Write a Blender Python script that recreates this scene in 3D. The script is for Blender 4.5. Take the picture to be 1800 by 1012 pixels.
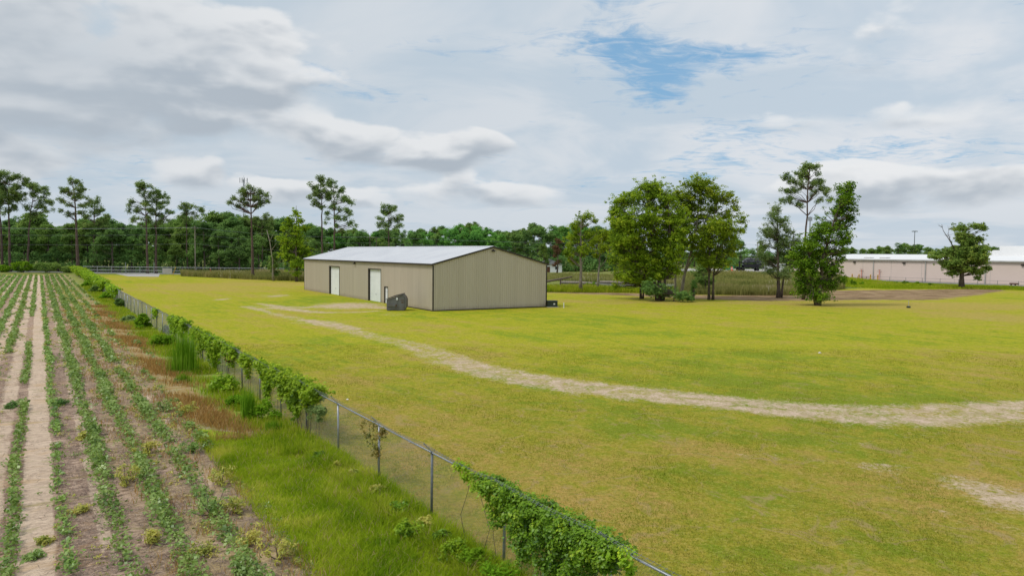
import bpy, math, random
import numpy as np
from mathutils import Vector, Matrix

S = bpy.context.scene
for o in list(bpy.data.objects):
    bpy.data.objects.remove(o)

# ------------------------------------------------------------------ camera
CAM_Z = 6.8
F = 1250.0                      # focal length in photo pixels (1800 wide)
cam = bpy.data.cameras.new('camera')
cam.sensor_width = 36.0
cam.lens = 36.0 * F / 1800.0
cam.clip_start = 0.1
cam.clip_end = 30000
camo = bpy.data.objects.new('camera', cam)
S.collection.objects.link(camo)
CAM_R = Matrix.Rotation(math.radians(90 - 2.77), 3, 'X') @ Matrix.Rotation(math.radians(0.57), 3, 'Z')
camo.matrix_world = Matrix.Translation((0, 0, CAM_Z)) @ CAM_R.to_4x4()
S.camera = camo
S.render.resolution_x = 1024
S.render.resolution_y = 575

# ------------------------------------------------------------------ node helper
class NT:
    def __init__(s, tree, flat=False):
        s.flat = flat; s.t = tree; s.n = tree.nodes; s.l = tree.links
    def new(s, typ, **kw):
        nd = s.n.new(typ)
        for k, v in kw.items(): setattr(nd, k, v)
        return nd
    def put(s, sock, v):
        if v is None: return
        if isinstance(v, (int, float)):
            if sock.type == 'RGBA': sock.default_value = (v, v, v, 1)
            elif sock.type == 'VECTOR': sock.default_value = (v, v, v)
            else: sock.default_value = v
        elif isinstance(v, (tuple, list)):
            if sock.type == 'RGBA': sock.default_value = (*v[:3], 1)
            else: sock.default_value = v
        else: s.l.new(v, sock)
    def m(s, op, a, b=None, c=None, clamp=False):
        nd = s.new('ShaderNodeMath', operation=op, use_clamp=clamp)
        s.put(nd.inputs[0], a); s.put(nd.inputs[1], b)
        if c is not None: s.put(nd.inputs[2], c)
        return nd.outputs[0]
    def vm(s, op, a, b=None, scale=None):
        nd = s.new('ShaderNodeVectorMath', operation=op)
        s.put(nd.inputs[0], a); s.put(nd.inputs[1], b)
        if scale is not None: s.put(nd.inputs['Scale'], scale)
        return nd.outputs[0]
    def mix(s, f, a, b, mode='MIX'):
        nd = s.new('ShaderNodeMix', data_type='RGBA', blend_type=mode, clamp_factor=True)
        s.put(nd.inputs['Factor'], f); s.put(nd.inputs[6], a); s.put(nd.inputs[7], b)
        return nd.outputs[2]
    def step(s, x, lo, hi):
        nd = s.new('ShaderNodeMapRange', interpolation_type='SMOOTHSTEP')
        s.put(nd.inputs[0], x); s.put(nd.inputs[1], lo); s.put(nd.inputs[2], hi)
        return nd.outputs[0]
    def rng(s, x, a, b, c, d):
        nd = s.new('ShaderNodeMapRange')
        s.put(nd.inputs[0], x)
        for i, v in enumerate((a, b, c, d)): nd.inputs[i + 1].default_value = v
        return nd.outputs[0]
    def noise(s, vec, scale, detail=4, rough=0.55, dist=0.0, lac=2.0):
        nd = s.new('ShaderNodeTexNoise', noise_dimensions='2D' if s.flat else '3D')
        s.put(nd.inputs['Vector'], vec); nd.inputs['Scale'].default_value = scale
        nd.inputs['Detail'].default_value = detail; nd.inputs['Roughness'].default_value = rough
        nd.inputs['Distortion'].default_value = dist; nd.inputs['Lacunarity'].default_value = lac
        return nd.outputs[0]
    def attr(s, name):
        nd = s.new('ShaderNodeAttribute', attribute_name=name)
        return nd.outputs['Fac']
    def xyz(s, v):
        nd = s.new('ShaderNodeSeparateXYZ'); s.put(nd.inputs[0], v); return nd.outputs
    def comb(s, x, y, z):
        nd = s.new('ShaderNodeCombineXYZ')
        s.put(nd.inputs[0], x); s.put(nd.inputs[1], y); s.put(nd.inputs[2], z); return nd.outputs[0]

def srgb(r, g, b):
    f = lambda c: (c / 255 / 12.92) if c / 255 <= 0.04045 else ((c / 255 + 0.055) / 1.055) ** 2.4
    return (f(r), f(g), f(b))

# ------------------------------------------------------------------ world + sun
SUN_EL, SUN_AZ = math.radians(56), math.radians(-112)     # sun direction: azimuth from +Y towards +X
W = bpy.data.worlds.new('World'); S.world = W; W.use_nodes = True
g = NT(W.node_tree, True); g.n.clear()
sky = g.new('ShaderNodeTexSky', sky_type='NISHITA', sun_disc=False)
sky.sun_elevation = SUN_EL; sky.sun_rotation = SUN_AZ
sky.air_density = 1.0; sky.dust_density = 1.0; sky.ozone_density = 1.0
tc = g.new('ShaderNodeTexCoord').outputs['Generated']
dx, dy, dz = g.xyz(tc)
# direction as azimuth / elevation, in units of the tangent (continuous around the horizon)
az = g.m('ARCTAN2', dx, dy)
el = g.m('ARCTAN2', dz, g.m('SQRT', g.m('ADD', g.m('MULTIPLY', dx, dx), g.m('MULTIPLY', dy, dy))))
elc = g.m('MAXIMUM', el, 0.0)
# cloud deck coordinates: layer of clouds seen in perspective
zz = g.m('ADD', g.m('MAXIMUM', dz, 0.0), 0.11)
deck = g.comb(g.m('DIVIDE', dx, zz), g.m('DIVIDE', dy, zz), 0.0)
ae = g.comb(az, g.m('MULTIPLY', el, 1.9), 0.0)
def blob(cx, cy, rx, ry, amp, soft=1.0):
    # soft patch of sky around a compass direction; azimuth/elevation from photo position
    a = math.atan((cx - 900) / F); e = math.atan((436.5 + 0.01 * cx - cy) / F * math.cos(a))
    u = g.m('DIVIDE', g.m('SUBTRACT', az, a), rx / F)
    v = g.m('DIVIDE', g.m('SUBTRACT', el, e), ry / F)
    d = g.m('SQRT', g.m('ADD', g.m('MULTIPLY', u, u), g.m('MULTIPLY', v, v)))
    return g.m('MULTIPLY', g.step(d, 1.0 + 0.5 * soft, 1.0 - 0.8 * soft), amp)
def addl(xs):
    r = xs[0]
    for x in xs[1:]: r = g.m('ADD', r, x)
    return r
# thin high layer: veil with holes where blue shows
veil_n = g.noise(deck, 1.5, 8, 0.62, 0.6)
veil_f = g.noise(g.vm('MULTIPLY', deck, (1.0, 1.7, 1.0)), 6.0, 7, 0.68, 0.9)
hole = addl([blob(1140, 118, 140, 42, 0.44), blob(1165, 160, 55, 42, 0.30), blob(1095, 98, 90, 26, 0.22), blob(1260, 105, 90, 22, 0.20), blob(1390, 165, 110, 30, 0.16), blob(1080, 75, 110, 25, 0.22),
             blob(1420, 212, 190, 16, 0.24), blob(1250, 240, 190, 14, 0.20), blob(1620, 265, 260, 22, 0.26), blob(1330, 280, 200, 18, 0.20),
             blob(1120, 330, 160, 20, 0.16), blob(960, 320, 100, 40, 0.14), blob(1790, 180, 60, 14, 0.12), blob(1500, 300, 130, 16, 0.15)])
vm_ = g.m('ADD', g.m('MULTIPLY', g.m('SUBTRACT', g.m('ADD', g.m('MULTIPLY', veil_n, 0.65), g.m('MULTIPLY', veil_f, 0.35)), 0.5), 3.1), 0.88)
veil = g.step(g.m('SUBTRACT', vm_, g.m('MULTIPLY', hole, 1.15)), 0.05, 0.72)
veil = g.m('MULTIPLY', veil, 0.97)
# soft grey-blue modulation of the veil
vsh = g.noise(g.vm('ADD', deck, (3.1, 7.7, 0)), 0.9, 5, 0.55, 0.4)
greyL = blob(200, 150, 900, 380, 1.0, 1.0)
veil_c = g.mix(g.step(vsh, 0.36, 0.62), (6.4, 7.45, 8.5), (8.6, 8.95, 9.4))
veil_c = g.mix(g.m('MULTIPLY', greyL, 0.45), veil_c, (5.7, 6.7, 7.55))
sk = g.mix(1.0, sky.outputs[0], (0.80, 0.98, 1.0), 'MULTIPLY')
blue = g.mix(0.60, sk, (3.5, 6.5, 9.9))
base = g.mix(veil, blue, veil_c)
# cumulus: union of soft lobes broken up by noise; tops bright, undersides grey
cn = g.noise(g.vm('MULTIPLY', ae, (1.0, 1.25, 1.0)), 5.5, 4, 0.50, 0.25)
cn2 = g.noise(g.vm('MULTIPLY', ae, (1.0, 1.25, 1.0)), 20.0, 5, 0.6, 0.1)
cnf = g.m('ADD', g.m('MULTIPLY', cn, 0.86), g.m('MULTIPLY', cn2, 0.14))
cl = [(130, 90, 330, 120, 1.0), (420, 140, 180, 85, 0.9), (90, 190, 300, 70, .7), (560, 55, 120, 45, .45), (680, 255, 220, 48, 0.9), (100, 240, 160, 60, .65), (20, 280, 110, 40, .6),
      (330, 305, 100, 32, 0.55), (740, 270, 160, 42, 0.5), (830, 330, 130, 32, .5), (960, 345, 120, 26, 0.55), (1650, 60, 260, 110, 0.24), (1600, 200, 220, 32, 0.36),
      (1320, 215, 90, 28, .45), (1560, 340, 230, 45, 0.62), (1130, 310, 160, 24, .35), (700, 345, 220, 30, .4), (1460, 300, 90, 24, .4), (460, 340, 160, 36, .35), (1730, 320, 140, 30, .4)]
def blob2(cx, cy, rx, ry, amp):
    a_ = math.atan((cx - 900) / F); e_ = math.atan((436.5 + 0.01 * cx - cy) / F * math.cos(a_))
    u = g.m('DIVIDE', g.m('SUBTRACT', az, a_), rx / F)
    v = g.m('DIVIDE', g.m('SUBTRACT', el, e_), ry / F)
    d = g.m('SQRT', g.m('ADD', g.m('MULTIPLY', u, u), g.m('MULTIPLY', v, v)))
    w = g.m('MULTIPLY', g.step(d, 1.35, 0.25), amp)
    return w, g.m('MULTIPLY', w, v)
bl = [blob2(*c_) for c_ in cl]
wsum = addl([b_[0] for b_ in bl]); vsum = addl([b_[1] for b_ in bl])
hrel = g.m('DIVIDE', vsum, g.m('MAXIMUM', wsum, 0.05))
def billow(sc, vec):
    v_ = g.new('ShaderNodeTexVoronoi', feature='F1', voronoi_dimensions='2D'); v_.inputs['Scale'].default_value = sc; g.put(v_.inputs['Vector'], vec)
    return v_.outputs['Distance']
wob = g.new('ShaderNodeTexNoise', noise_dimensions='2D'); wob.inputs['Scale'].default_value = 14; wob.inputs['Detail'].default_value = 5; g.put(wob.inputs['Vector'], ae)
aew = g.vm('ADD', ae, g.vm('SCALE', g.vm('SUBTRACT', wob.outputs[1], (0.5, 0.5, 0.5)), scale=0.075))
puff = g.m('ADD', g.m('MULTIPLY', billow(8, aew), 0.75), g.m('MULTIPLY', billow(19, aew), 0.25))
c0 = g.m('ADD', g.m('ADD', g.m('MINIMUM', wsum, 1.0), g.m('MULTIPLY', g.m('SUBTRACT', cnf, 0.5), 1.3)), g.m('MULTIPLY', g.m('SUBTRACT', 0.42, puff), 1.1))
c0 = g.m('MULTIPLY', c0, g.step(wsum, 0.03, 0.3))
crisp = g.step(c0, 0.34, 0.64); softm = g.step(c0, 0.15, 0.95)
topness = g.step(hrel, -0.25, 0.25)
cmask = g.m('ADD', g.m('MULTIPLY', crisp, topness), g.m('MULTIPLY', softm, g.m('SUBTRACT', 1.0, topness)))
ae2 = g.vm('ADD', ae, (0.0, 0.03, 0.0))
cnu = g.noise(g.vm('MULTIPLY', ae2, (1.0, 1.25, 1.0)), 5.5, 4, 0.50, 0.25)
aeu = g.vm('ADD', aew, (0.0, 0.022, 0.0))
puffu = g.m('ADD', g.m('MULTIPLY', billow(8, aeu), 0.75), g.m('MULTIPLY', billow(19, aeu), 0.25))
hh = g.m('ADD', g.m('ADD', g.m('MULTIPLY', hrel, 0.70), g.m('MULTIPLY', g.m('SUBTRACT', cn, cnu), 3.0)), g.m('MULTIPLY', g.m('SUBTRACT', puffu, puff), 1.5))
edge = g.m('MULTIPLY', g.step(c0, 1.1, 0.5), 0.35)
cshade = g.step(g.m('ADD', hh, edge), -0.50, 0.72)
ccol = g.mix(cshade, (4.9, 5.55, 6.3), (9.7, 9.85, 10.0))
ccol = g.mix(g.m('MULTIPLY', greyL, 0.12), ccol, (5.2, 5.8, 6.4))
ccol = g.mix(blob(110, 130, 260, 130, 0.55, 1.0), ccol, (5.3, 6.0, 6.75))
col = g.mix(g.m('MULTIPLY', cmask, 0.93), base, ccol)
# pale band low over the horizon
hz = g.step(elc, 0.11, 0.0)
col = g.mix(g.m('MULTIPLY', hz, 0.55), col, (6.6, 7.4, 8.2))
bg = g.new('ShaderNodeBackground'); g.put(bg.inputs[0], col); bg.inputs[1].default_value = 0.085
out = g.new('ShaderNodeOutputWorld'); g.l.new(bg.outputs[0], out.inputs[0])

sl = bpy.data.lights.new('sun', 'SUN'); sl.energy = 1.9; sl.angle = math.radians(14); sl.color = (1.0, 0.95, 0.87)
so = bpy.data.objects.new('sun', sl); S.collection.objects.link(so)
sd = Vector((math.sin(SUN_AZ) * math.cos(SUN_EL), math.cos(SUN_AZ) * math.cos(SUN_EL), math.sin(SUN_EL)))
so.rotation_euler = sd.to_track_quat('Z', 'Y').to_euler()
so.location = sd * 100 + Vector((0, 60, 0))
S.view_settings.view_transform = 'Standard'; S.view_settings.look = 'None'
S.view_settings.exposure = 0.0; S.view_settings.gamma = 1.0
try:
    S.cycles.max_bounces = 6; S.cycles.transparent_max_bounces = 8
except Exception: pass

# ------------------------------------------------------------------ layout helpers
def HZ(px): return 436.5 + 0.01 * px          # photo row of the horizon
def ray(px, py):
    d = CAM_R @ Vector(((px - 900) / F, -(py - 506) / F, -1)); return d
def G(px, py, z=0.0):                          # ground point seen at a photo position
    d = ray(px, py); t = (z - CAM_Z) / d.z
    return (d.x * t, d.y * t)
def XY(px, Y): return ((px - 900) / F * Y, Y)
def ZT(px, py, Y): return CAM_Z + (HZ(px) - py) * Y / F

# ------------------------------------------------------------------ object helpers
def tag(o, label=None, cat=None, group=None, kind=None):
    if label: o['label'] = label
    if cat: o['category'] = cat
    if group: o['group'] = group
    if kind: o['kind'] = kind
    return o
def empty(name, loc, rz=0.0):
    o = bpy.data.objects.new(name, None); S.collection.objects.link(o)
    o.location = loc; o.rotation_euler = (0, 0, rz); o.empty_display_size = 0.3
    return o
def obj_np(name, V, Fc, mat, parent=None, rnd=None, smooth=False):
    """V (N,3), Fc (M,k) int array -> one mesh object"""
    V = np.asarray(V, dtype=np.float32); Fc = np.asarray(Fc, dtype=np.int32)
    me = bpy.data.meshes.new(name)
    M, k = Fc.shape
    me.vertices.add(len(V)); me.vertices.foreach_set('co', V.ravel())
    me.loops.add(M * k); me.loops.foreach_set('vertex_index', Fc.ravel())
    me.polygons.add(M)
    me.polygons.foreach_set('loop_start', np.arange(0, M * k, k, dtype=np.int32))
    me.polygons.foreach_set('loop_total', np.full(M, k, dtype=np.int32))
    me.update(calc_edges=True)
    if rnd is not None:
        a = me.attributes.new('rnd', 'FLOAT', 'FACE'); a.data.foreach_set('value', np.asarray(rnd, dtype=np.float32))
    if smooth: me.polygons.foreach_set('use_smooth', np.ones(M, dtype=bool))
    me.materials.append(mat)
    o = bpy.data.objects.new(name, me); S.collection.objects.link(o)
    if parent: o.parent = parent
    return o
class MB:
    def __init__(s): s.v = []; s.f = []
    def add(s, vs, fs):
        n = len(s.v); s.v.extend([tuple(v) for v in vs]); s.f.extend([tuple(n + i for i in f) for f in fs]); return s
    def box(s, x0, x1, y0, y1, z0, z1):
        return s.add([(x0, y0, z0), (x1, y0, z0), (x1, y1, z0), (x0, y1, z0), (x0, y0, z1), (x1, y0, z1), (x1, y1, z1), (x0, y1, z1)],
                     [(0, 3, 2, 1), (4, 5, 6, 7), (0, 1, 5, 4), (1, 2, 6, 5), (2, 3, 7, 6), (3, 0, 4, 7)])
    def bar(s, a, b, w, h, up=(0, 0, 1)):
        a = Vector(a); b = Vector(b); d = (b - a).normalized(); up = Vector(up)
        if abs(d.dot(up)) > 0.98: up = Vector((1, 0, 0))
        x = d.cross(up).normalized() * w / 2; y = x.cross(d).normalized() * h / 2
        vs = [a - x - y, a + x - y, a + x + y, a - x + y, b - x - y, b + x - y, b + x + y, b - x + y]
        return s.add(vs, [(0, 3, 2, 1), (4, 5, 6, 7), (0, 1, 5, 4), (1, 2, 6, 5), (2, 3, 7, 6), (3, 0, 4, 7)])
    def tube(s, pts, rad, n=6, cap=True):
        pts = [Vector(p) for p in pts]
        if not isinstance(rad, (list, tuple)): rad = [rad] * len(pts)
        base = len(s.v); prev = None
        for i, p in enumerate(pts):
            d = (pts[min(i + 1, len(pts) - 1)] - pts[max(i - 1, 0)])
            if d.length < 1e-6: d = Vector((0, 0, 1))
            d.normalize()
            if prev is None:
                u = d.orthogonal().normalized()
            else:
                u = (prev - d * prev.dot(d))
                u = u.normalized() if u.length > 1e-4 else d.orthogonal().normalized()
            prev = u; w = d.cross(u)
            for k in range(n):
                a = 2 * math.pi * k / n
                s.v.append(tuple(p + (u * math.cos(a) + w * math.sin(a)) * rad[i]))
        for i in range(len(pts) - 1):
            for k in range(n):
                a = base + i * n + k; b = base + i * n + (k + 1) % n
                s.f.append((a, b, b + n, a + n))
        if cap:
            s.f.append(tuple(base + k for k in reversed(range(n))))
            e = base + (len(pts) - 1) * n
            s.f.append(tuple(e + k for k in range(n)))
        return s
    def prism(s, poly, y0, y1):      # polygon in x,z extruded in y
        n = len(poly)
        vs = [(x, y0, z) for x, z in poly] + [(x, y1, z) for x, z in poly]
        fs = [tuple(range(n)), tuple(reversed(range(n, 2 * n)))]
        for i in range(n):
            j = (i + 1) % n; fs.append((i, i + n, j + n, j))
        return s.add(vs, fs)
    def build(s, name, mat, parent=None, smooth=False, bevel=0):
        me = bpy.data.meshes.new(name); me.from_pydata(s.v, [], s.f); me.update()
        if smooth: me.polygons.foreach_set('use_smooth', [True] * len(me.polygons))
        me.materials.append(mat)
        o = bpy.data.objects.new(name, me); S.collection.objects.link(o)
        if parent: o.parent = parent
        if bevel:
            b = o.modifiers.new('bevel', 'BEVEL'); b.width = bevel; b.segments = 1; b.limit_method = 'ANGLE'
        return o

# ------------------------------------------------------------------ materials
def leafmat(name, cols, trans=0.3, gloss=0.0, nscale=0.5, world=True):
    """foliage: colour varies by leaf and by slow noise"""
    m = bpy.data.materials.new(name); m.use_nodes = True; t = NT(m.node_tree); t.n.clear()
    r = t.attr('rnd')
    geo = t.new('ShaderNodeNewGeometry').outputs['Position'] if world else t.new('ShaderNodeTexCoord').outputs['Object']
    n = t.noise(geo, nscale, 3, 0.6)
    f = t.m('ADD', t.m('MULTIPLY', r, 0.55), t.m('MULTIPLY', t.rng(n, 0.3, 0.7, 0, 1), 0.45))
    c = t.mix(t.step(f, 0.15, 0.55), cols[0], cols[1])
    c = t.mix(t.step(f, 0.55, 0.95), c, cols[2])
    if len(cols) > 3:
        c = t.mix(t.step(r, 0.955, 0.965), c, cols[3])
    oi = t.new('ShaderNodeObjectInfo').outputs['Random']
    hs = t.new('ShaderNodeHueSaturation'); t.put(hs.inputs['Value'], t.rng(oi, 0, 1, 0.95, 1.12)); t.put(hs.inputs['Hue'], t.rng(oi, 0, 1, 0.494, 0.505)); t.put(hs.inputs['Color'], c)
    c = hs.outputs[0]
    d = t.new('ShaderNodeBsdfDiffuse'); t.put(d.inputs[0], c)
    tr = t.new('ShaderNodeBsdfTranslucent'); t.put(tr.inputs[0], c)
    mx = t.new('ShaderNodeMixShader'); mx.inputs[0].default_value = trans
    t.l.new(d.outputs[0], mx.inputs[1]); t.l.new(tr.outputs[0], mx.inputs[2]); last = mx.outputs[0]
    if gloss:
        gl = t.new('ShaderNodeBsdfGlossy'); gl.inputs['Roughness'].default_value = 0.42; gl.inputs[0].default_value = (.9, .95, 1, 1)
        m2 = t.new('ShaderNodeMixShader'); m2.inputs[0].default_value = gloss
        t.l.new(last, m2.inputs[1]); t.l.new(gl.outputs[0], m2.inputs[2]); last = m2.outputs[0]
    o = t.new('ShaderNodeOutputMaterial'); t.l.new(last, o.inputs[0])
    return m
def mat(name, col, rough=0.7, metal=0.0, var=0.12, nscale=2.0, col2=None, bump=0.0, spec=0.3, stretch=(1, 1, 1)):
    m = bpy.data.materials.new(name); m.use_nodes = True; t = NT(m.node_tree)
    b = t.n['Principled BSDF']
    co = t.vm('MULTIPLY', t.new('ShaderNodeTexCoord').outputs['Object'], stretch)
    n = t.noise(co, nscale, 5, 0.6)
    c2 = col2 if col2 else tuple(x * (1 - var * 2) for x in col)
    c = t.mix(t.step(n, 0.35, 0.68), col, c2)
    c = t.mix(t.m('MULTIPLY', t.step(t.noise(co, nscale * 9, 3, 0.6), 0.45, 0.7), var), c, tuple(x * 0.5 for x in col))
    t.put(b.inputs['Base Color'], c); b.inputs['Roughness'].default_value = rough; b.inputs['Metallic'].default_value = metal
    b.inputs['Specular IOR Level'].default_value = spec
    if bump:
        bp = t.new('ShaderNodeBump'); bp.inputs['Strength'].default_value = bump; bp.inputs['Distance'].default_value = 0.03
        t.put(bp.inputs['Height'], t.noise(co, nscale * 6, 4, 0.6)); t.l.new(bp.outputs[0], b.inputs['Normal'])
    return m
M = {}
M['bark'] = mat('bark', (.16, .125, .10), .9, var=.3, nscale=6, bump=.6, stretch=(1, 1, .25))
M['pine_bark'] = mat('pine_bark', (.155, .105, .085), .9, var=.3, nscale=6, bump=.6, stretch=(1, 1, .25))
M['pale_bark'] = mat('pale_bark', (.33, .29, .23), .9, var=.2, nscale=5, bump=.5, stretch=(1, 1, .25))
M['pecan'] = leafmat('pecan_leaves', [(0.091, 0.158, 0.016), (0.272, 0.397, 0.029), (0.599, 0.652, 0.059)], 0.42)
M['leafy'] = leafmat('dense_green_leaves', [(.055, .120, .012), (.15, .27, .022), (.34, .46, .04)], .36)
M['yellowleaf'] = leafmat('yellow_green_leaves', [(0.120, 0.204, 0.014), (0.288, 0.396, 0.024), (0.480, 0.552, 0.048)], 0.42)
M['oak'] = leafmat('oak_leaves', [(0.105, 0.189, 0.047), (0.220, 0.343, 0.078), (0.417, 0.554, 0.131)], 0.42, nscale=.25)
M['forest'] = leafmat('forest_leaves', [(0.091, 0.181, 0.060), (0.194, 0.338, 0.091), (0.362, 0.532, 0.136)], 0.42, nscale=.12)
M['forest2'] = leafmat('bright_forest_leaves', [(0.086, 0.227, 0.061), (0.192, 0.418, 0.086), (0.330, 0.592, 0.122)], 0.42, nscale=.12)
M['pine'] = leafmat('pine_needles', [(0.119, 0.198, 0.066), (0.251, 0.356, 0.106), (0.449, 0.554, 0.158)], .45, nscale=.3) #[(0.076, 0.139, 0.048), (0.162, 0.246, 0.061), (0.306, 0.391, 0.085)], 0.42, nscale=.3)
M['magn'] = leafmat('dull_leaves', [(0.109, 0.198, 0.044), (0.248, 0.346, 0.071), (0.496, 0.536, 0.118)], 0.42, nscale=.4)
M['ash'] = leafmat('greyish_leaves', [(0.125, 0.203, 0.067), (0.259, 0.371, 0.125), (0.473, 0.586, 0.203)], 0.42, nscale=.4)
M['vine'] = leafmat('vine_leaves', [(0.088, 0.188, 0.013), (0.312, 0.488, 0.022), (0.625, 0.720, 0.050), (0.575, 0.425, 0.050)], 0.42, .015, nscale=1.2)
M['vine_dark'] = leafmat('dark_vine_leaves', [(0.057, 0.138, 0.011), (0.184, 0.333, 0.018), (0.483, 0.621, 0.040), (0.414, 0.391, 0.046)], .36, .02, nscale=1.6)
M['vine_old'] = leafmat('turning_vine_leaves', [(.06, .09, .01), (.18, .16, .02), (.30, .15, .02)], .3, .03, nscale=1.5)
M['shrub'] = leafmat('shrub_leaves', [(0.084, 0.200, 0.013), (0.210, 0.389, 0.023), (0.357, 0.525, 0.042)], 0.42, nscale=.8)
M['crop'] = leafmat('crop_leaves', [(.11, .20, .03), (.25, .38, .07), (.48, .58, .20), (.60, .54, .12)], .32, .04, nscale=1.1)
M['crop_dry'] = leafmat('yellowing_weed_leaves', [(.26, .33, .05), (.50, .48, .08), (.60, .46, .12)], .3, .03, nscale=1.1)
M['weed'] = leafmat('tall_weed_blades', [(.15, .18, .05), (.30, .30, .09), (.46, .38, .17), (.72, .66, .50)], 0.42, nscale=.08)
M['reed'] = leafmat('reed_blades', [(0.099, 0.220, 0.011), (0.209, 0.396, 0.022), (0.352, 0.528, 0.055)], .3, nscale=1)
M['grassb'] = leafmat('bright_grass_blades', [(.17, .28, .012), (.34, .43, .02), (.56, .54, .08), (.50, .36, .18)], .42, nscale=.9)
M['grassl'] = leafmat('lawn_grass_blades', [(.20, .24, .02), (.32, .31, .045), (.42, .36, .12)], .3, nscale=.35)
M['grasso'] = leafmat('dry_orange_grass', [(.30, .21, .07), (.46, .27, .08), (.55, .42, .20), (.25, .34, .05)], .25, nscale=.7)
M['straw'] = leafmat('straw_stems', [(.16, .12, .10), (.26, .20, .16), (.40, .32, .25)], .1, nscale=.9)
M['brownleaf'] = leafmat('dead_brown_leaves', [(.09, .055, .03), (.16, .09, .05), (.22, .13, .07)], .2)
M['galv'] = mat('galvanised_steel', (.42, .44, .47), .45, .6, var=.1, nscale=8)
M['galv_dark'] = mat('weathered_post_steel', (.20, .22, .23), .6, .3, var=.15, nscale=9)
M['wire'] = mat('fence_wire', (.30, .31, .31), .5, .4, var=.05)
M['tan_wall'] = mat('tan_steel_panel', (.48, .405, .305), .5, var=.05, nscale=.35, col2=(.45, .378, .282), spec=.35)
def wallmat():
    m = bpy.data.materials.new('tan_steel_panel'); m.use_nodes = True; t = NT(m.node_tree); b = t.n['Principled BSDF']
    co = t.new('ShaderNodeTexCoord').outputs['Object']; x, y, z = t.xyz(co)
    pan = t.m('FLOOR', t.m('DIVIDE', t.m('ADD', x, y), 0.9144)); rb = t.m('FLOOR', t.m('DIVIDE', t.m('ADD', x, y), 0.3048))
    n1 = t.noise(t.comb(t.m('MULTIPLY', pan, 7.13), 0.0, 0.0), 1.0, 1); n2 = t.noise(t.comb(t.m('MULTIPLY', rb, 3.7), 5.0, 0.0), 1.0, 1)
    c = t.mix(t.step(t.m('ADD', t.m('MULTIPLY', n1, .6), t.m('MULTIPLY', n2, .4)), .3, .7), (.475, .415, .33), (.54, .476, .385))
    st = t.noise(t.vm('MULTIPLY', co, (2.5, 2.5, .25)), 1.0, 5, .65)
    c = t.mix(t.m('MULTIPLY', t.step(st, .52, .7), .25), c, (.36, .30, .22))
    dirt = t.m('MULTIPLY', t.step(t.m('ADD', z, t.m('MULTIPLY', t.noise(co, 1.8, 5, .7), .9)), 1.05, .45), .45)
    c = t.mix(dirt, c, (.26, .20, .13))
    t.put(b.inputs['Base Color'], c); b.inputs['Roughness'].default_value = .5; b.inputs['Specular IOR Level'].default_value = .35
    return m
M['tan_wall'] = wallmat()
M['roofm'] = mat('white_steel_roof', (.66, .67, .69), .38, var=.05, nscale=.25, col2=(.60, .61, .64), spec=.5)
M['trim'] = mat('dark_brown_trim', (.045, .036, .030), .5, var=.1)
M['white_door'] = mat('white_door_steel', (.80, .82, .83), .45, var=.04, nscale=.6)
M['black'] = mat('black_steel', (.022, .023, .027), .5, var=.2)
M['grey_steel'] = mat('dark_grey_steel', (.15, .155, .16), .6, var=.2, nscale=1.6, col2=(.12, .11, .10))
M['rust'] = mat('rusty_steel', (.16, .065, .032), .8, var=.3, nscale=5)
M['dkgreen'] = mat('dark_green_paint', (.035, .05, .04), .5, var=.15)
M['white'] = mat('white_paint', (.78, .79, .80), .5, var=.05)
M['ppink'] = mat('beige_wall_panel', (.72, .585, .525), .8, var=.03, nscale=.15, col2=(.69, .56, .50))
M['wroof'] = mat('white_membrane_roof', (.80, .80, .80), .7, var=.04, nscale=.08)
M['yellow'] = mat('yellow_paint', (.65, .36, .03), .6, var=.1)
M['orange'] = mat('orange_paint', (.75, .12, .03), .5, var=.1)
M['green'] = mat('green_paint', (.03, .30, .13), .5, var=.15)
M['concrete'] = mat('concrete', (.46, .44, .41), .9, var=.1, nscale=.6)
M['asphalt'] = mat('worn_asphalt', (.24, .24, .24), .9, var=.15, nscale=.4)
M['glass'] = mat('dark_glass', (.03, .04, .05), .1, var=.02, spec=.6)
M['rubber'] = mat('rubber', (.02, .02, .02), .8, var=.1)
M['wood'] = mat('weathered_wood', (.20, .155, .125), .9, var=.25, nscale=4, bump=.4)
M['junk'] = mat('grey_scrap', (.30, .31, .34), .6, var=.3, nscale=1.2)
# ------------------------------------------------------------------ fence line and field coordinates
FX, FY, FK = -2.0, 17.9, -0.665              # fence passes here, X changes by FK per metre of Y
FN = 1 / math.sqrt(1 + FK * FK)
FU = Vector((FK * FN, FN, 0))                 # along the fence, away from the camera
FP = Vector((FN, -FK * FN, 0))                # towards the lawn
def fence_pt(Y, s=0.0, z=0.0):
    return Vector((FX + FK * (Y - FY), Y, z)) + FP * s
def s_of(X, Y): return (X - (FX + FK * (Y - FY))) * FN
def l_of(X, Y): return (X - FX) * FU.x + (Y - FY) * FU.y
def sl_pt(s, l, z=0.0):
    return Vector((FX, FY, 0)) + FU * l + FP * s + Vector((0, 0, z))
ROW0, ROWD = -8.95, 1.084                    # perpendicular offsets of the crop rows: ROW0 + k*ROWD
LEND = 205.0                                  # the field ends here

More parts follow.
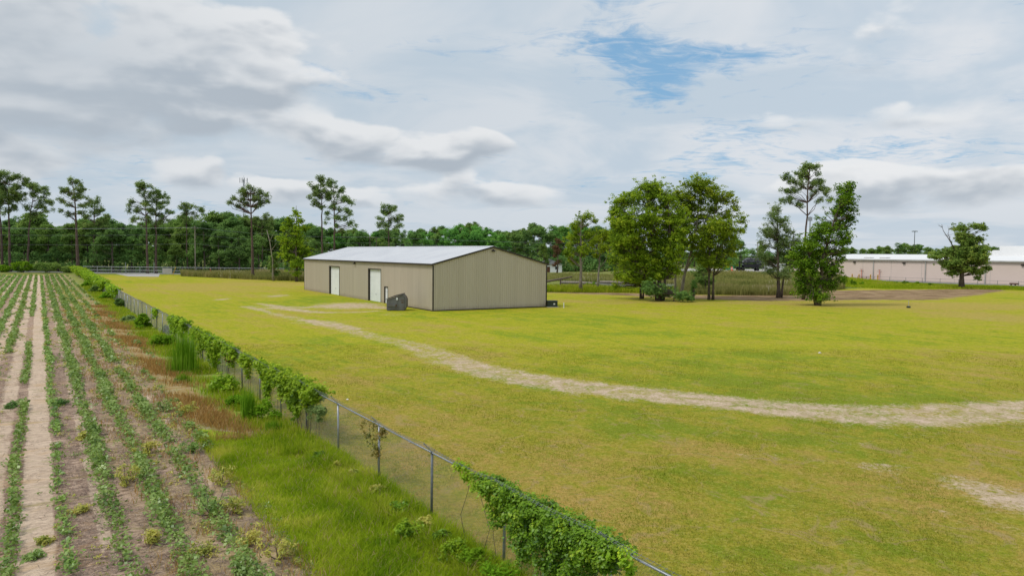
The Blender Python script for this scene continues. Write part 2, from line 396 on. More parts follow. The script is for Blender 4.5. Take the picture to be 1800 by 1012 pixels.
def sstep(x, a, b):
    t = np.clip((x - a) / (b - a), 0, 1); return t * t * (3 - 2 * t)
def poly_d(X, Y, pts, hw):
    """distance to a polyline divided by the local half width"""
    best = np.full(X.shape, 1e9)
    for i in range(len(pts) - 1):
        ax, ay = pts[i]; bx, by = pts[i + 1]
        vx, vy = bx - ax, by - ay
        t = np.clip(((X - ax) * vx + (Y - ay) * vy) / (vx * vx + vy * vy), 0, 1)
        d = np.hypot(X - ax - t * vx, Y - ay - t * vy) / (hw[i] + (hw[i + 1] - hw[i]) * t)
        best = np.minimum(best, d)
    return best
def growth(a, b, step, g, lim):
    r = [a]
    while abs(r[-1] - a) < abs(b - a):
        r.append(r[-1] + step * (1 if b > a else -1)); step = min(step * g, lim)
    return r
xs = sorted(set(growth(-78, -9000, 0.7, 1.10, 900)[1:] + list(np.arange(-78, 46, 0.45)) + growth(46, 9000, 0.6, 1.035, 900)))
ys = sorted(set(growth(5, -80, 0.6, 1.15, 12)[1:] + list(np.arange(5, 58, 0.4)) + growth(58, 12000, 0.45, 1.018, 1200)))
xs = np.array(xs); ys = np.array(ys)
GX, GY = np.meshgrid(xs, ys)
# low rise that carries the far yard
def rise(X, Y):
    return 1.9 * sstep(Y, 178, 205) * sstep(X, 30, 60) * (1 - sstep(X, 84, 104)) * (1 - sstep(Y, 330, 420))
GZ = rise(GX, GY) + 0.0
sp = s_of(GX, GY); al = l_of(GX, GY)
Ys = np.maximum(GY, 4.0)
PX = 900 + GX / Ys * F; PY = HZ(PX) + F * CAM_Z / Ys
def ell(px, py, rx, ry, amp=1.0):
    cx, cy = G(px, py); Rx = rx * cy / F; Ry = ry * cy * cy / (F * CAM_Z)
    d = np.hypot((GX - cx) / Rx, (GY - cy) / Ry); return amp * (1 - sstep(d, 0.3, 1.6))
track = [G(*p) for p in [(470, 549), (530, 562), (600, 577), (680, 597), (725, 606), (760, 620), (830, 646), (900, 661), (1000, 677), (1100, 689), (1200, 699), (1300, 710), (1400, 720), (1500, 728), (1600, 730), (1700, 726), (1800, 722), (2000, 712)]]
thw = [.6, .9, .95, 1.0, 1.1, 1.2, 1.3, 1.45, 1.55, 1.5, 1.4, 1.4, 1.5, 1.75, 1.8, 1.6, 1.7, 1.7]
td = poly_d(GX, GY, track, thw)
sand = (1 - sstep(td, 0.55, 1.95))
rutmid = 0.12 * (1 - sstep(np.abs(td), 0.1, 0.5))            # grass left between the two wheel tracks
sand = (sand - rutmid) * (1 - .22 * (GX < G(800, 630)[0]) * 1.0) * (.94 + .08 * np.sin(GX * .45 + np.sin(GY * .6)) * np.sin(GY * .5 + 1.0))
for pts, w in (([(425, 538), (448, 542), (474, 548)], [.35, .8, .4]), ([(455, 533), (480, 537), (512, 544), (560, 549), (620, 549), (668, 546)], [.5, 1.1, 1.3, 1.0, .6, .5]),
               ([(540, 540), (600, 536), (672, 541)], [.9, 2.4, 1.9]), ([(540, 563), (580, 570), (620, 578)], [1.2, 1.4, 1.0])):
    sand = np.maximum(sand, (1 - sstep(poly_d(GX, GY, [G(*p) for p in pts], w), 0.5, 1.6)) * 0.92)
for e in [(612, 537, 68, 6.5, 1.0), (500, 541, 50, 4, .75), (560, 566, 50, 5, .6), (650, 590, 50, 5, .5), (440, 539, 16, 2, .8), (392, 526, 13, 2.2, .9), (488, 520, 20, 3, .8), (465, 519, 10, 2, .6), (450, 545, 20, 3, .3), (690, 552, 30, 4, .45), (1765, 872, 80, 34, .95), (1690, 850, 60, 22, .7), (1560, 822, 70, 15, .55), (1470, 815, 40, 8, .42),
          (1640, 900, 70, 12, .36), (1500, 780, 60, 8, .36), (1590, 765, 40, 5, .4), (1650, 925, 50, 10, .36), (1790, 930, 40, 20, .4), (1330, 800, 60, 10, .30), (1000, 930, 80, 16, .26),
          (1740, 560, 60, 4, .35), (1450, 545, 60, 3, .3), (900, 560, 60, 3, .25)]:
    sand = np.maximum(sand, ell(*e))
field = (1 - sstep(sp, -3.7, -3.0)) * (1 - sstep(al, LEND - 2, LEND))
patch = 1 - sstep(GY - (26.0 - 0.9 * (sp + 2)), -1.2, 1.2)
verge = sstep(sp, -3.9, -3.2) * (1 - sstep(sp, -.1, .35)) * patch
orange = (1 - sstep(np.abs(sp + 2.5), 0.4, 1.6)) * sstep(GY, 25, 29) * (1 - sstep(GY, 70, 130))
gv = sstep(sp, -2.6, -1.5) * (1 - sstep(sp, -.1, .35)) * sstep(GY, 27, 30)     # green foot of the fence further on
mulch = 1 - sstep(poly_d(GX, GY, [G(*p) for p in [(330, 484), (430, 488), (540, 491)]], [1.6, 2.0, 2.0]), 0.6, 1.5)
mulch = np.maximum(mulch, 1 - sstep(poly_d(GX, GY, [G(*p) for p in [(965, 513), (1100, 517), (1200, 521), (1320, 524), (1400, 522), (1500, 518), (1620, 514), (1740, 509)]], [2.0, 3.5, 5.5, 7, 9, 15, 10, 3]), 0.6, 1.4))
bnd = np.interp(PX, [-400, 0, 135, 310, 430, 540, 960, 1200, 1300, 1480, 1560, 1800, 2200], [483, 483, 483, 483, 487, 490, 511, 516, 517, 508, 505, 507, 510])
marsh = sstep(bnd - PY, -1.0, 1.5) * (GY > 60)
lushg = np.zeros_like(GX)
for e in [(560, 525, 60, 8, .9), (700, 553, 120, 7, .7), (900, 560, 260, 10, .5), (1300, 640, 420, 40, .35), (1050, 640, 160, 30, .35), (1500, 610, 300, 30, .3), (600, 600, 80, 18, .6), (500, 640, 200, 16, .5), (1150, 760, 120, 16, .55), (1330, 870, 60, 20, .6),
          (1500, 990, 260, 40, .5), (1000, 590, 300, 12, .55), (1450, 700, 300, 14, .65), (1360, 770, 120, 14, .5)]:
    lushg = np.maximum(lushg, ell(*e))
dryg = np.zeros_like(GX)
for e in [(330, 505, 140, 9, .6), (460, 500, 90, 5, .9), (650, 510, 200, 4, .3), (1600, 536, 220, 6, 1.0), (1400, 533, 150, 3.5, .6), (1750, 555, 120, 8, .6), (1100, 530, 140, 4, .7), (800, 790, 110, 26, .45), (700, 740, 90, 22, .4), (1120, 880, 130, 30, .45), (1040, 820, 120, 22, .35),
          (1250, 600, 260, 8, .35), (1640, 620, 200, 14, .5), (600, 665, 120, 14, .3), (1600, 860, 220, 60, .5), (1300, 800, 160, 30, .35), (1000, 960, 160, 30, .4), (480, 610, 140, 12, .3)]:
    dryg = np.maximum(dryg, ell(*e))
near = 1 - sstep(GY, 18, 62)

nx, ny = len(xs), len(ys)
idx = np.arange(nx * ny).reshape(ny, nx)
quads = np.stack([idx[:-1, :-1], idx[:-1, 1:], idx[1:, 1:], idx[1:, :-1]], -1).reshape(-1, 4)
Vg = np.stack([GX, GY, GZ], -1).reshape(-1, 3)
ATT = dict(sand=sand, field=field, verge=verge, orange=orange, gv=gv, mulch=mulch, marsh=marsh, lushg=lushg, dryg=dryg, near=near, sp=sp, al=al)

mt = bpy.data.materials.new('ground_cover'); mt.use_nodes = True; t = NT(mt.node_tree, True)
pos = t.new('ShaderNodeNewGeometry').outputs['Position']
A = {k: t.attr(k) for k in ATT}
n_big = t.noise(pos, 0.045, 4, 0.6, 0.4); n_mid = t.noise(pos, 0.30, 5, 0.62, 0.3); n_sm = t.noise(pos, 1.6, 5, 0.65, 0.2)
n_ti = t.noise(pos, 9.0, 4, 0.7); n_ti2 = t.noise(t.vm('ADD', pos, (13.0, 7.0, 0.0)), 22.0, 3, 0.7)
# mown lawn
f1 = t.m('ADD', t.m('ADD', t.m('MULTIPLY', n_mid, 0.45), t.m('MULTIPLY', n_sm, 0.35)), t.m('MULTIPLY', n_big, 0.45))
mow = t.noise(t.comb(t.m('MULTIPLY', A['sp'], 0.9), t.m('MULTIPLY', A['al'], 0.035), 0.0), 1.0, 3, 0.6)
f1 = t.m('ADD', f1, t.m('MULTIPLY', t.m('SUBTRACT', mow, 0.5), 0.30))
f1 = t.m('ADD', f1, t.m('SUBTRACT', t.m('MULTIPLY', A['dryg'], 0.24), t.m('MULTIPLY', A['lushg'], 0.17)))
lawn = t.mix(t.step(f1, 0.42, 0.60), (.235, .335, .006), (.43, .42, .010))
lawn = t.mix(t.step(f1, 0.58, 0.80), lawn, (.50, .37, .08))
olive = t.mix(t.step(f1, 0.45, 0.62), (.18, .235, .014), (.305, .262, .03))
olive = t.mix(t.step(f1, 0.56, 0.80), olive, (.42, .27, .075))
lawn = t.mix(t.m('MULTIPLY', A['near'], 0.85), lawn, olive)
fine = t.m('ADD', t.m('MULTIPLY', n_ti, 0.55), t.m('MULTIPLY', n_ti2, 0.45))
lawn = t.mix(t.m('MULTIPLY', t.step(fine, 0.52, 0.36), 0.55), lawn, (.12, .115, .014))
grit = t.noise(t.vm('ADD', pos, (3.0, 77.0, 0.0)), 5.0, 5, 0.78, 0.6)
lawn = t.mix(t.m('MULTIPLY', t.step(grit, 0.50, 0.34), 0.45), lawn, (.14, .15, .012))
lawn = t.mix(t.m('MULTIPLY', t.step(grit, 0.52, 0.66), 0.35), lawn, (.46, .37, .11))
lawn = t.mix(t.m('MULTIPLY', t.step(fine, 0.52, 0.66), 0.45), lawn, (.52, .45, .14))
tuf = t.noise(pos, 3.2, 4, 0.7, 0.8)
lawn = t.mix(t.m('MULTIPLY', t.step(tuf, 0.52, 0.34), 0.38), lawn, (.15, .20, .010))
lawn = t.mix(t.m('MULTIPLY', t.step(t.noise(t.vm('ADD', pos, (91.0, 3.0, 0.0)), 1.1, 5, 0.7, 1.2), 0.50, 0.66), 0.35), lawn, (.20, .26, .012))
thatch = t.noise(t.vm('ADD', pos, (51.0, 17.0, 0.0)), 0.8, 6, 0.72, 0.9)
lawn = t.mix(t.m('MULTIPLY', t.step(thatch, 0.54, 0.68), t.m('ADD', t.m('MULTIPLY', A['near'], 0.5), 0.15)), lawn, (.38, .27, .13))
# bare sandy ground
nb = t.noise(pos, 0.9, 7, 0.72, 0.5)
sm = t.m('ADD', t.m('MULTIPLY', A['sand'], 1.0), t.m('MULTIPLY', t.m('SUBTRACT', t.m('ADD', t.m('MULTIPLY', nb, 0.5), t.m('MULTIPLY', t.noise(pos, 4.5, 5, 0.75), 0.5)), 0.5), 3.4))
sc = t.mix(t.step(n_sm, 0.35, 0.65), (.64, .49, .37), (.47, .36, .23))
sc = t.mix(t.m('MULTIPLY', t.step(n_ti, 0.50, 0.34), 0.5), sc, (.36, .29, .19))
# field
fv = t.comb(t.m('MULTIPLY', A['sp'], 3.0), t.m('MULTIPLY', A['al'], 1.0), 0.0)
fvs = t.comb(t.m('MULTIPLY', A['sp'], 1.0), t.m('MULTIPLY', A['al'], 2.6), 0.0)
res = t.mix(t.step(t.noise(fvs, 2.2, 7, 0.7, 0.8), 0.36, 0.64), (.27, .175, .13), (.58, .415, .31))
res = t.mix(t.m('MULTIPLY', t.step(t.noise(fvs, 7.0, 6, 0.8, 1.2), 0.50, 0.68), 0.75), res, (.70, .55, .42))
res = t.mix(t.m('MULTIPLY', t.step(t.noise(fvs, 5.0, 6, 0.8, 1.2), 0.50, 0.36), 0.75), res, (.10, .068, .05))
sandy = t.mix(t.step(t.noise(fvs, 2.0, 6, 0.7, 0.6), 0.38, 0.66), (.72, .56, .42), (.54, .405, .30))
sandy = t.mix(t.m('MULTIPLY', t.step(t.noise(fvs, 5.0, 5, 0.75, .6), 0.47, 0.34), 0.6), sandy, (.30, .21, .15))
# bands of bare sand between certain rows: centred on given offsets
def band(c, hw):
    return t.step(t.m('ABSOLUTE', t.m('SUBTRACT', A['sp'], c)), hw, hw * 0.45)
bands = addm = None
for c, hw, a in ((ROW0 + .5 * ROWD, .50, 1.0), (ROW0 - .5 * ROWD, .46, .6), (ROW0 + 1.75 * ROWD, .22, .55), (ROW0 - 1.5 * ROWD, .5, .6), (ROW0 - 3.5 * ROWD, .5, .55), (ROW0 + 4.4 * ROWD, .4, .35), (ROW0 + 2.6 * ROWD, .25, .2), (ROW0 - 5.5 * ROWD, .5, .5)):
    b_ = t.m('MULTIPLY', band(c, hw), a); bands = b_ if bands is None else t.m('MAXIMUM', bands, b_)
bn = t.m('ADD', bands, t.m('MULTIPLY', t.m('SUBTRACT', t.noise(fv, 0.35, 6, 0.65, 0.5), 0.5), 1.6))
soil = t.mix(t.step(bn, 0.30, 0.62), res, sandy)
ora = t.noise(t.vm('ADD', fvs, (31.0, 5.0, 0.0)), 0.33, 6, 0.7, 0.6)
farf = t.step(A['al'], 5.0, 90.0)
soil = t.mix(t.m('MULTIPLY', t.step(ora, 0.54, 0.70), t.m('ADD', 0.40, t.m('MULTIPLY', farf, 0.35))), soil, (.55, .35, .15))
wee = t.noise(t.vm('ADD', fvs, (71.0, 25.0, 0.0)), 0.5, 6, 0.72, 0.6)
soil = t.mix(t.m('MULTIPLY', t.step(wee, 0.56, 0.68), 0.45), soil, (.26, .27, .06))
# edge of the field, verge
edge = t.m('MULTIPLY', t.step(A['sp'], -6.9, -5.2), t.step(t.noise(t.vm('ADD', pos, (9.0, 41.0, 0.0)), 0.9, 6, 0.75, 1.0), 0.40, 0.58))
soil = t.mix(t.m('MULTIPLY', edge, 0.65), soil, (.50, .385, .19))
vg = t.mix(t.step(t.noise(pos, 1.3, 6, 0.7, 0.6), 0.38, 0.62), (.17, .32, .010), (.36, .45, .03))
vg = t.mix(t.m('MULTIPLY', t.step(fine, 0.5, 0.36), 0.6), vg, (.05, .11, .008))
og = t.mix(t.step(t.noise(pos, 1.8, 6, 0.7, 0.6), 0.38, 0.62), (.38, .22, .08), (.44, .35, .19))
og = t.mix(t.m('MULTIPLY', t.step(fine, 0.5, 0.36), 0.5), og, (.14, .08, .03))
side = t.mix(t.step(t.noise(pos, 0.7, 6, 0.7, 0.6), 0.40, 0.60), (.33, .27, .17), (.28, .28, .07))
mk = t.m('MULTIPLY', t.m('SUBTRACT', t.noise(pos, 0.8, 6, 0.7, .6), 0.5), 1.8)
mar = t.mix(t.step(n_mid, 0.38, 0.62), (.12, .17, .03), (.26, .27, .07))
mar = t.mix(t.m('MULTIPLY', t.step(t.noise(pos, 0.12, 5, .6), .5, .64), .6), mar, (.32, .27, .15))
mul = t.mix(t.step(n_mid, 0.35, 0.65), (.22, .14, .075), (.38, .26, .15))
mul = t.mix(t.m('MULTIPLY', t.step(fine, 0.5, 0.36), 0.6), mul, (.09, .055, .035))
mul = t.mix(t.m('MULTIPLY', t.step(n_sm, 0.56, 0.68), 0.5), mul, (.30, .30, .06))
c = t.mix(t.step(sm, 0.38, 1.15), lawn, sc)
c = t.mix(t.step(t.m('ADD', A['marsh'], t.m('MULTIPLY', mk, 0.3)), 0.4, 0.6), c, mar)
c = t.mix(t.step(t.m('ADD', A['mulch'], t.m('MULTIPLY', mk, 0.7)), 0.4, 0.7), c, mul)
sidem = t.m('MULTIPLY', t.step(A['sp'], 0.10, -0.10), t.step(A['al'], LEND + 1, LEND - 1))
c = t.mix(sidem, c, side)
c = t.mix(t.m('MULTIPLY', t.step(t.m('ADD', A['orange'], t.m('MULTIPLY', mk, 0.9)), 0.35, 0.85), .8), c, og)
c = t.mix(t.step(t.m('ADD', A['gv'], t.m('MULTIPLY', mk, 0.7)), 0.4, 0.7), c, t.mix(0.45, vg, side))
c = t.mix(t.step(t.m('ADD', A['field'], t.m('MULTIPLY', mk, 0.25)), 0.4, 0.6), c, soil)
c = t.mix(t.step(t.m('ADD', A['verge'], t.m('MULTIPLY', mk, 0.35)), 0.4, 0.6), c, vg)
b = t.n['Principled BSDF']; t.put(b.inputs['Base Color'], c); b.inputs['Roughness'].default_value = 0.95; b.inputs['Specular IOR Level'].default_value = 0.08
bp = t.new('ShaderNodeBump'); bp.inputs['Strength'].default_value = 0.8; bp.inputs['Distance'].default_value = 0.06
t.put(bp.inputs['Height'], t.m('ADD', t.m('ADD', fine, t.m('MULTIPLY', n_sm, 0.8)), t.m('MULTIPLY', t.noise(fvs, 4.0, 6, 0.75, .8), A['field'])))
t.l.new(bp.outputs[0], b.inputs['Normal'])

def ground_piece(name, sel):
    q = quads[sel]; used, inv = np.unique(q, return_inverse=True)
    o = obj_np(name, Vg[used], inv.reshape(-1, 4), mt)
    for k, v in ATT.items():
        a = o.data.attributes.new(k, 'FLOAT', 'POINT'); a.data.foreach_set('value', v.reshape(-1)[used].astype(np.float32))
    tag(o, kind='structure'); return o
cen = lambda a: a.reshape(-1)[quads].mean(1)
is_f = cen(field) > .5
is_t = (cen(td) < 1.15) & ~is_f
is_m = (cen(marsh) > .5) & ~is_f & ~is_t
ground_piece('ground', ~(is_f | is_t | is_m))
ground_piece('crop_field_soil', is_f)
ground_piece('dirt_track', is_t)
ground_piece('rough_meadow', is_m)

def sheet(name, pts, z, mtl):
    me = bpy.data.meshes.new(name); me.from_pydata([(x, y, z) for x, y in pts], [], [tuple(range(len(pts)))]); me.materials.append(mtl)
    o = bpy.data.objects.new(name, me); S.collection.objects.link(o); return tag(o, kind='structure')
# ------------------------------------------------------------------ tan steel warehouse
def on_line(px, P, D):
    """parameter along P + D*t seen in photo column px"""
    k = (px - 900) / F; k += 0.0
    return (k * P.y - P.x) / (D.x - k * D.y)
Nn = Vector((-9.17, 82.5, 0)); L_ = Vector((-36.99, 126.7, 0))
LU = (L_ - Nn).normalized(); LEN = (L_ - Nn).length
GU = Vector((-LU.y, LU.x, 0));  GU = -GU if GU.x < 0 else GU        # perpendicular: along the gable wall
tmp = on_line(960.5, Nn, GU); WID = tmp
WH = 5.55; RIDGE = 7.62
bld = empty('steel_warehouse', Nn, math.atan2(GU.y, GU.x))
tag(bld, 'long tan metal warehouse with low white gable roof and two tall white doors', 'warehouse')
# local axes: x along the gable wall (to the right), y along the long wall (away)
def lwall(px): return on_line(px, Nn, LU)
d1 = (lwall(596.5), lwall(579.0)); d2 = (lwall(669.5), lwall(647.5)); d3 = (lwall(681.8), lwall(675.8))
DH = 4.45; MH = 2.2
holes = [(min(d), max(d), h) for d, h in ((d1, DH), (d2, DH), (d3, MH))]
def ribbed(length, top, holes=(), pitch=0.3048, rib=0.045):
    """profile (s, out) with bottom cut above door holes; returns list of (s, out, z0, z1) columns"""
    ss = []
    n = int(length / pitch)
    for i in range(n + 1):
        c = i * pitch + 0.02
        for ds, o_ in ((-.05, 0), (-.022, rib), (.022, rib), (.05, 0)):
            if 0 < c + ds < length: ss.append((c + ds, o_))
    ss = [(0, 0)] + ss + [(length, 0)]
    return ss
def wall_mesh(name, length, topf, place, holes=()):
    prof = ribbed(length, None)
    cuts = sorted([0, length] + [x for h in holes for x in h[:2]])
    v = []; f = []
    for a, b_ in zip(cuts[:-1], cuts[1:]):
        mid = (a + b_) / 2; z0 = 0.0
        for h in holes:
            if h[0] < mid < h[1]: z0 = h[2]
        seg = [(a, 0)] + [p for p in prof if a + .03 < p[0] < b_ - .03] + [(b_, 0)]
        st = len(v)
        for s_, o_ in seg:
            v.append(place(s_, o_, z0)); v.append(place(s_, o_, topf(s_)))
        for i in range(len(seg) - 1):
            f.append((st + 2 * i, st + 2 * i + 2, st + 2 * i + 3, st + 2 * i + 1))
    m = MB(); m.add(v, f); return m.build(name, M['tan_wall'], bld)
rf = lambda x: WH + (RIDGE - WH) * (1 - abs(x - WID / 2) / (WID / 2))
wall_mesh('long_wall', LEN, lambda s: WH - .06, lambda s, o, z: (-o, s, z), holes)
wall_mesh('rear_long_wall', LEN, lambda s: WH - .06, lambda s, o, z: (WID + o, s, z))
wall_mesh('gable_wall', WID, lambda s: rf(s) - .06, lambda s, o, z: (s, -o, z))
wall_mesh('far_gable_wall', WID, lambda s: rf(s) - .06, lambda s, o, z: (s, LEN + o, z))
# roof sheets with standing ribs
for sgn in (0, 1):
    m = MB(); x0 = -0.22 if sgn == 0 else WID + 0.22; xr = WID / 2
    sl_ = (RIDGE - WH) / (WID / 2); ze = WH - 0.22 * sl_ + 0.03; zr = RIDGE + 0.03
    ya, yb = -0.16, LEN + 0.16
    n = int((yb - ya) / 0.61); v = []; f = []
    pr = [(ya, 0)]
    for i in range(1, n + 1):
        c = ya + i * 0.61
        pr += [(c - .05, 0), (c - .02, .035), (c + .02, .035), (c + .05, 0)]
    pr = [p for p in pr if p[0] < yb] + [(yb, 0)]
    for y, o_ in pr: v += [(x0, y, ze + o_), (xr, y, zr + o_)]
    for i in range(len(pr) - 1): f.append((2 * i, 2 * i + 1, 2 * i + 3, 2 * i + 2))
    m.add(v, f)
    k = len(m.v); m.add([(x0, ya, ze - .05), (xr, ya, zr - .05), (xr, yb, zr - .05), (x0, yb, ze - .05)], [(0, 3, 2, 1)])
    m.build('roof', M['roofm'], bld)
m = MB(); m.prism([(WID / 2 - .28, RIDGE - .01), (WID / 2, RIDGE + .085), (WID / 2 + .28, RIDGE - .01)], -.17, LEN + .17); m.build('ridge_cap', M['roofm'], bld)
for sx, x0 in ((0, -0.30), (1, WID + .16)):
    m = MB(); m.box(x0, x0 + .14, -.17, LEN + .17, WH - .22, WH - .045); m.build('gutter', M['trim'], bld)
for y0 in (-.19, LEN + .12):
    m = MB()
    sl_ = (RIDGE - WH) / (WID / 2)
    for a, b_ in (((-.24, WH - .24 * sl_), (WID / 2, RIDGE)), ((WID / 2, RIDGE), (WID + .24, WH - .24 * sl_))):
        m.add([(a[0], y0, a[1] - .15), (b_[0], y0, b_[1] - .15), (b_[0], y0, b_[1] + .045), (a[0], y0, a[1] + .045),
               (a[0], y0 + .07, a[1] - .15), (b_[0], y0 + .07, b_[1] - .15), (b_[0], y0 + .07, b_[1] + .045), (a[0], y0 + .07, a[1] + .045)],
              [(0, 1, 2, 3), (7, 6, 5, 4), (0, 4, 5, 1), (3, 2, 6, 7), (0, 3, 7, 4), (1, 5, 6, 2)])
    m.build('rake_trim', M['trim'], bld)
for cx, cy in ((-.06, -.06), (WID - .07, -.06), (-.06, LEN - .07), (WID - .07, LEN - .07)):
    m = MB(); m.box(cx, cx + .13, cy, cy + .13, 0.0, WH - .225); m.build('corner_trim', M['trim'], bld)
m = MB(); m.box(.07, WID - .07, -.05, -.036, 0, .12); m.box(-.05, -.036, .07, d3[0] - .1, 0, .12); m.build('base_trim', M['trim'], bld)
for (a, b_, h), nm in zip(holes, ('overhead_door', 'overhead_door', 'entry_door')):
    rec = .22 if h > 3 else .10
    m = MB()
    if h > 3:
        np_ = 8
        for i in range(np_):
            z0 = .02 + i * (h - .06) / np_; z1 = z0 + (h - .06) / np_ - .02
            m.box(rec, rec + .05, a + .06, b_ - .06, z0, z1)
        m.box(rec + .02, rec + .06, a + .06, b_ - .06, .02, h - .04)
        d = m.build(nm, M['white_door'], bld)
        k = MB(); k.box(rec - .05, rec - .003, (a + b_) / 2 - .12, (a + b_) / 2 + .12, .95, 1.03); k.build('handle', M['galv'], d)
    else:
        m.box(rec, rec + .05, a + .07, b_ - .07, .03, h - .07)
        d = m.build(nm, M['white'], bld)
        k = MB(); k.tube([(rec - .06, a + .2, 1.0), (rec, a + .2, 1.0)], .035, 8); k.build('handle', M['galv'], d)
        k = MB(); k.box(rec - .012, rec - .002, a + .09, b_ - .09, h - .62, h - .58); k.build('door_rail', M['galv'], d)
    fr = MB()
    w = .09 if h > 3 else .06
    fr.box(-.045, rec + .09, a - w, a + .055, 0, h + w); fr.box(-.045, rec + .09, b_ - .055, b_ + w, 0, h + w); fr.box(-.047, rec + .092, a + .056, b_ - .056, h - .035, h + w)
    fr.build('door_frame', M['trim'], d)
ld = lwall(624.5)
m = MB(); m.box(-.34, -.05, ld - .22, ld + .22, WH - .52, WH - .34); m.box(-.2, -.05, ld - .06, ld + .06, WH - .34, WH - .24); m.build('wall_light', M['trim'], bld, bevel=.03)
m = MB(); m.box(WID / 2 - .2, WID / 2 + .2, -.32, -.04, RIDGE - .62, RIDGE - .44); m.box(WID / 2 - .06, WID / 2 + .06, -.2, -.04, RIDGE - .44, RIDGE - .32); m.build('wall_light', M['trim'], bld, bevel=.03)

# ------------------------------------------------------------------ dumpster
dx_, dy_ = G(679.5, 546); dmp = empty('dumpster', (dx_, dy_, 0), math.radians(2))
tag(dmp, 'dented dark grey steel dumpster with sloping lid in front of the tan warehouse', 'dumpster')
prof = [(0, .06), (2.05, .06), (2.28, .40), (2.30, 1.30), (2.16, 1.62), (1.90, 1.92), (0.0, 1.28)]
m = MB(); m.prism(prof, 0, 1.75); m.build('body', M['grey_steel'], dmp, bevel=.02)
for y0 in (-.10, 1.75):
    m = MB(); m.box(0.10, 1.05, y0, y0 + .10, .50, .76); m.build('fork_pocket', M['grey_steel'], dmp, bevel=.01)
    m = MB(); m.box(1.052, 1.16, y0 + .01, y0 + .09, .52, .74); m.build('pocket_end', M['rust'], dmp)
for x in (1.22, 2.0):
    m = MB(); m.box(x, x + .06, -.035, -.002, .10, 1.26 + x * .28); m.build('stiffener', M['grey_steel'], dmp)
m = MB(); m.prism([(-.10, 1.30), (.9, 1.66), (1.94, 1.97), (1.94, 2.02), (.85, 1.74), (-.10, 1.36)], -.06, 1.81); m.build('lid', M['black'], dmp)
m = MB(); m.box(1.12, 1.30, -.045, -.036, 1.26, 1.54); tag(m.build('paper_label', M['white'], dmp), 'small white label')
for bx_ in ((1.62, 1.99, -.012, -.003, 1.26, 1.31), (1.7, 1.95, -.012, -.003, .92, 1.02)):
    m = MB(); m.box(*bx_); m.build('rust_stain', M['rust'], dmp)
for x in (.1, 1.8):
    for y in (.1, 1.5): m = MB(); m.box(x, x + .14, y, y + .14, -.0, .06); m.build('skid', M['black'], dmp)
# ------------------------------------------------------------------ green utility cabinet by the corner
ux, uy = G(970.5, 539.5); ut = empty('utility_cabinet', (ux, uy, 0), math.radians(8))
tag(ut, 'low dark green utility cabinet at the right corner of the tan warehouse', 'utility box')
m = MB(); m.box(-.62, .62, -.45, .45, .08, .72); m.build('cabinet', M['dkgreen'], ut, bevel=.03)
m = MB(); m.prism([(-.68, .72), (.68, .72), (.62, .84), (-.62, .84)], -.50, .50); m.build('lid', M['dkgreen'], ut)
m = MB(); m.box(-.72, .72, -.55, .55, 0, .08); m.build('concrete_base', M['concrete'], ut)
m = MB(); m.box(.08, .30, -.462, -.452, .34, .52); m.build('notice_plate', M['white'], ut)
px_, py_ = G(991, 541.5); m = MB(); m.tube([(0, 0, 0), (0, 0, .62)], .05, 8); m.tube([(0, 0, .62), (0, 0, .70)], .065, 8)
o = m.build('marker_post', M['white'], None); o.location = (px_, py_, 0); tag(o, 'thin white marker post in the lawn right of the green utility cabinet', 'post')
px_, py_ = G(1597, 541); sp_ = empty('standpipe', (px_, py_, 0)); tag(sp_, 'white standpipe rising from the lawn before the brown mulch strip', 'pipe')
m = MB(); m.tube([(0, 0, 0), (0, 0, .95)], .035, 8); m.build('pipe', M['concrete'], sp_)
m = MB(); m.tube([(-.22, 0, .12), (.22, 0, .12)], .14, 8); m.box(-.2, .2, -.12, .12, 0, .16); m.build('valve_box', M['dkgreen'], sp_)

# ------------------------------------------------------------------ pink-beige warehouse at right
WA = Vector((94.5, 243.0, 0)); WDir = Vector((25.3, -44.0, 0)).normalized()
WLn = 175.0; WWd = 70.0; WE = 6.1
wh = empty('beige_warehouse', WA, math.atan2(WDir.y, WDir.x))
tag(wh, 'very long pale pink beige warehouse with white roof behind the lone rounded tree', 'warehouse')
NY = 1  # local +y points away from the camera
m = MB(); m.box(0, WLn, 0, .3, 0, WE); m.build('front_wall', M['ppink'], wh)
m = MB(); m.box(0, .3, .301, WWd, 0, WE); m.box(WLn - .3, WLn, .301, WWd, 0, WE); m.box(.301, WLn - .301, WWd - .3, WWd, 0, WE); m.build('side_wall', M['ppink'], wh)
m = MB(); m.add([(-.3, -.35, WE + .02), (WLn + .3, -.35, WE + .02), (WLn + .3, WWd / 2, WE + 1.75), (-.3, WWd / 2, WE + 1.75), (WLn + .3, WWd + .3, WE + .02), (-.3, WWd + .3, WE + .02)],
                [(0, 1, 2, 3), (3, 2, 4, 5)]); m.add([(-.3, -.3, WE), (-.3, WWd + .3, WE), (-.3, WWd / 2, WE + 1.7)], [(0, 1, 2)])
m.build('roof', M['wroof'], wh)
m = MB(); m.box(-.3, WLn + .3, -.5, -.36, WE - .32, WE + .06); m.build('gutter', M['concrete'], wh)
def wx(px):
    return on_line(px, WA, WDir)
for px in (1535, 1626.5, 1732, 1450):
    x = wx(px); m = MB(); m.box(x - .14, x + .14, -.22, -.003, 0, WE - .33); m.build('downspout', M['concrete'], wh)
for i in range(1, int(WLn / 9.1)):
    x = i * 9.1; m = MB(); m.box(x - .03, x + .03, -.025, -.003, 0, WE - .34); m.build('panel_joint', M['concrete'], wh)
for px in (1501.5, 1588.5, 1797.5):
    x = wx(px); m = MB(); m.box(x - .38, x + .38, -.42, -.004, WE - 1.15, WE - .75); m.build('wall_light', M['trim'], wh, bevel=.05)
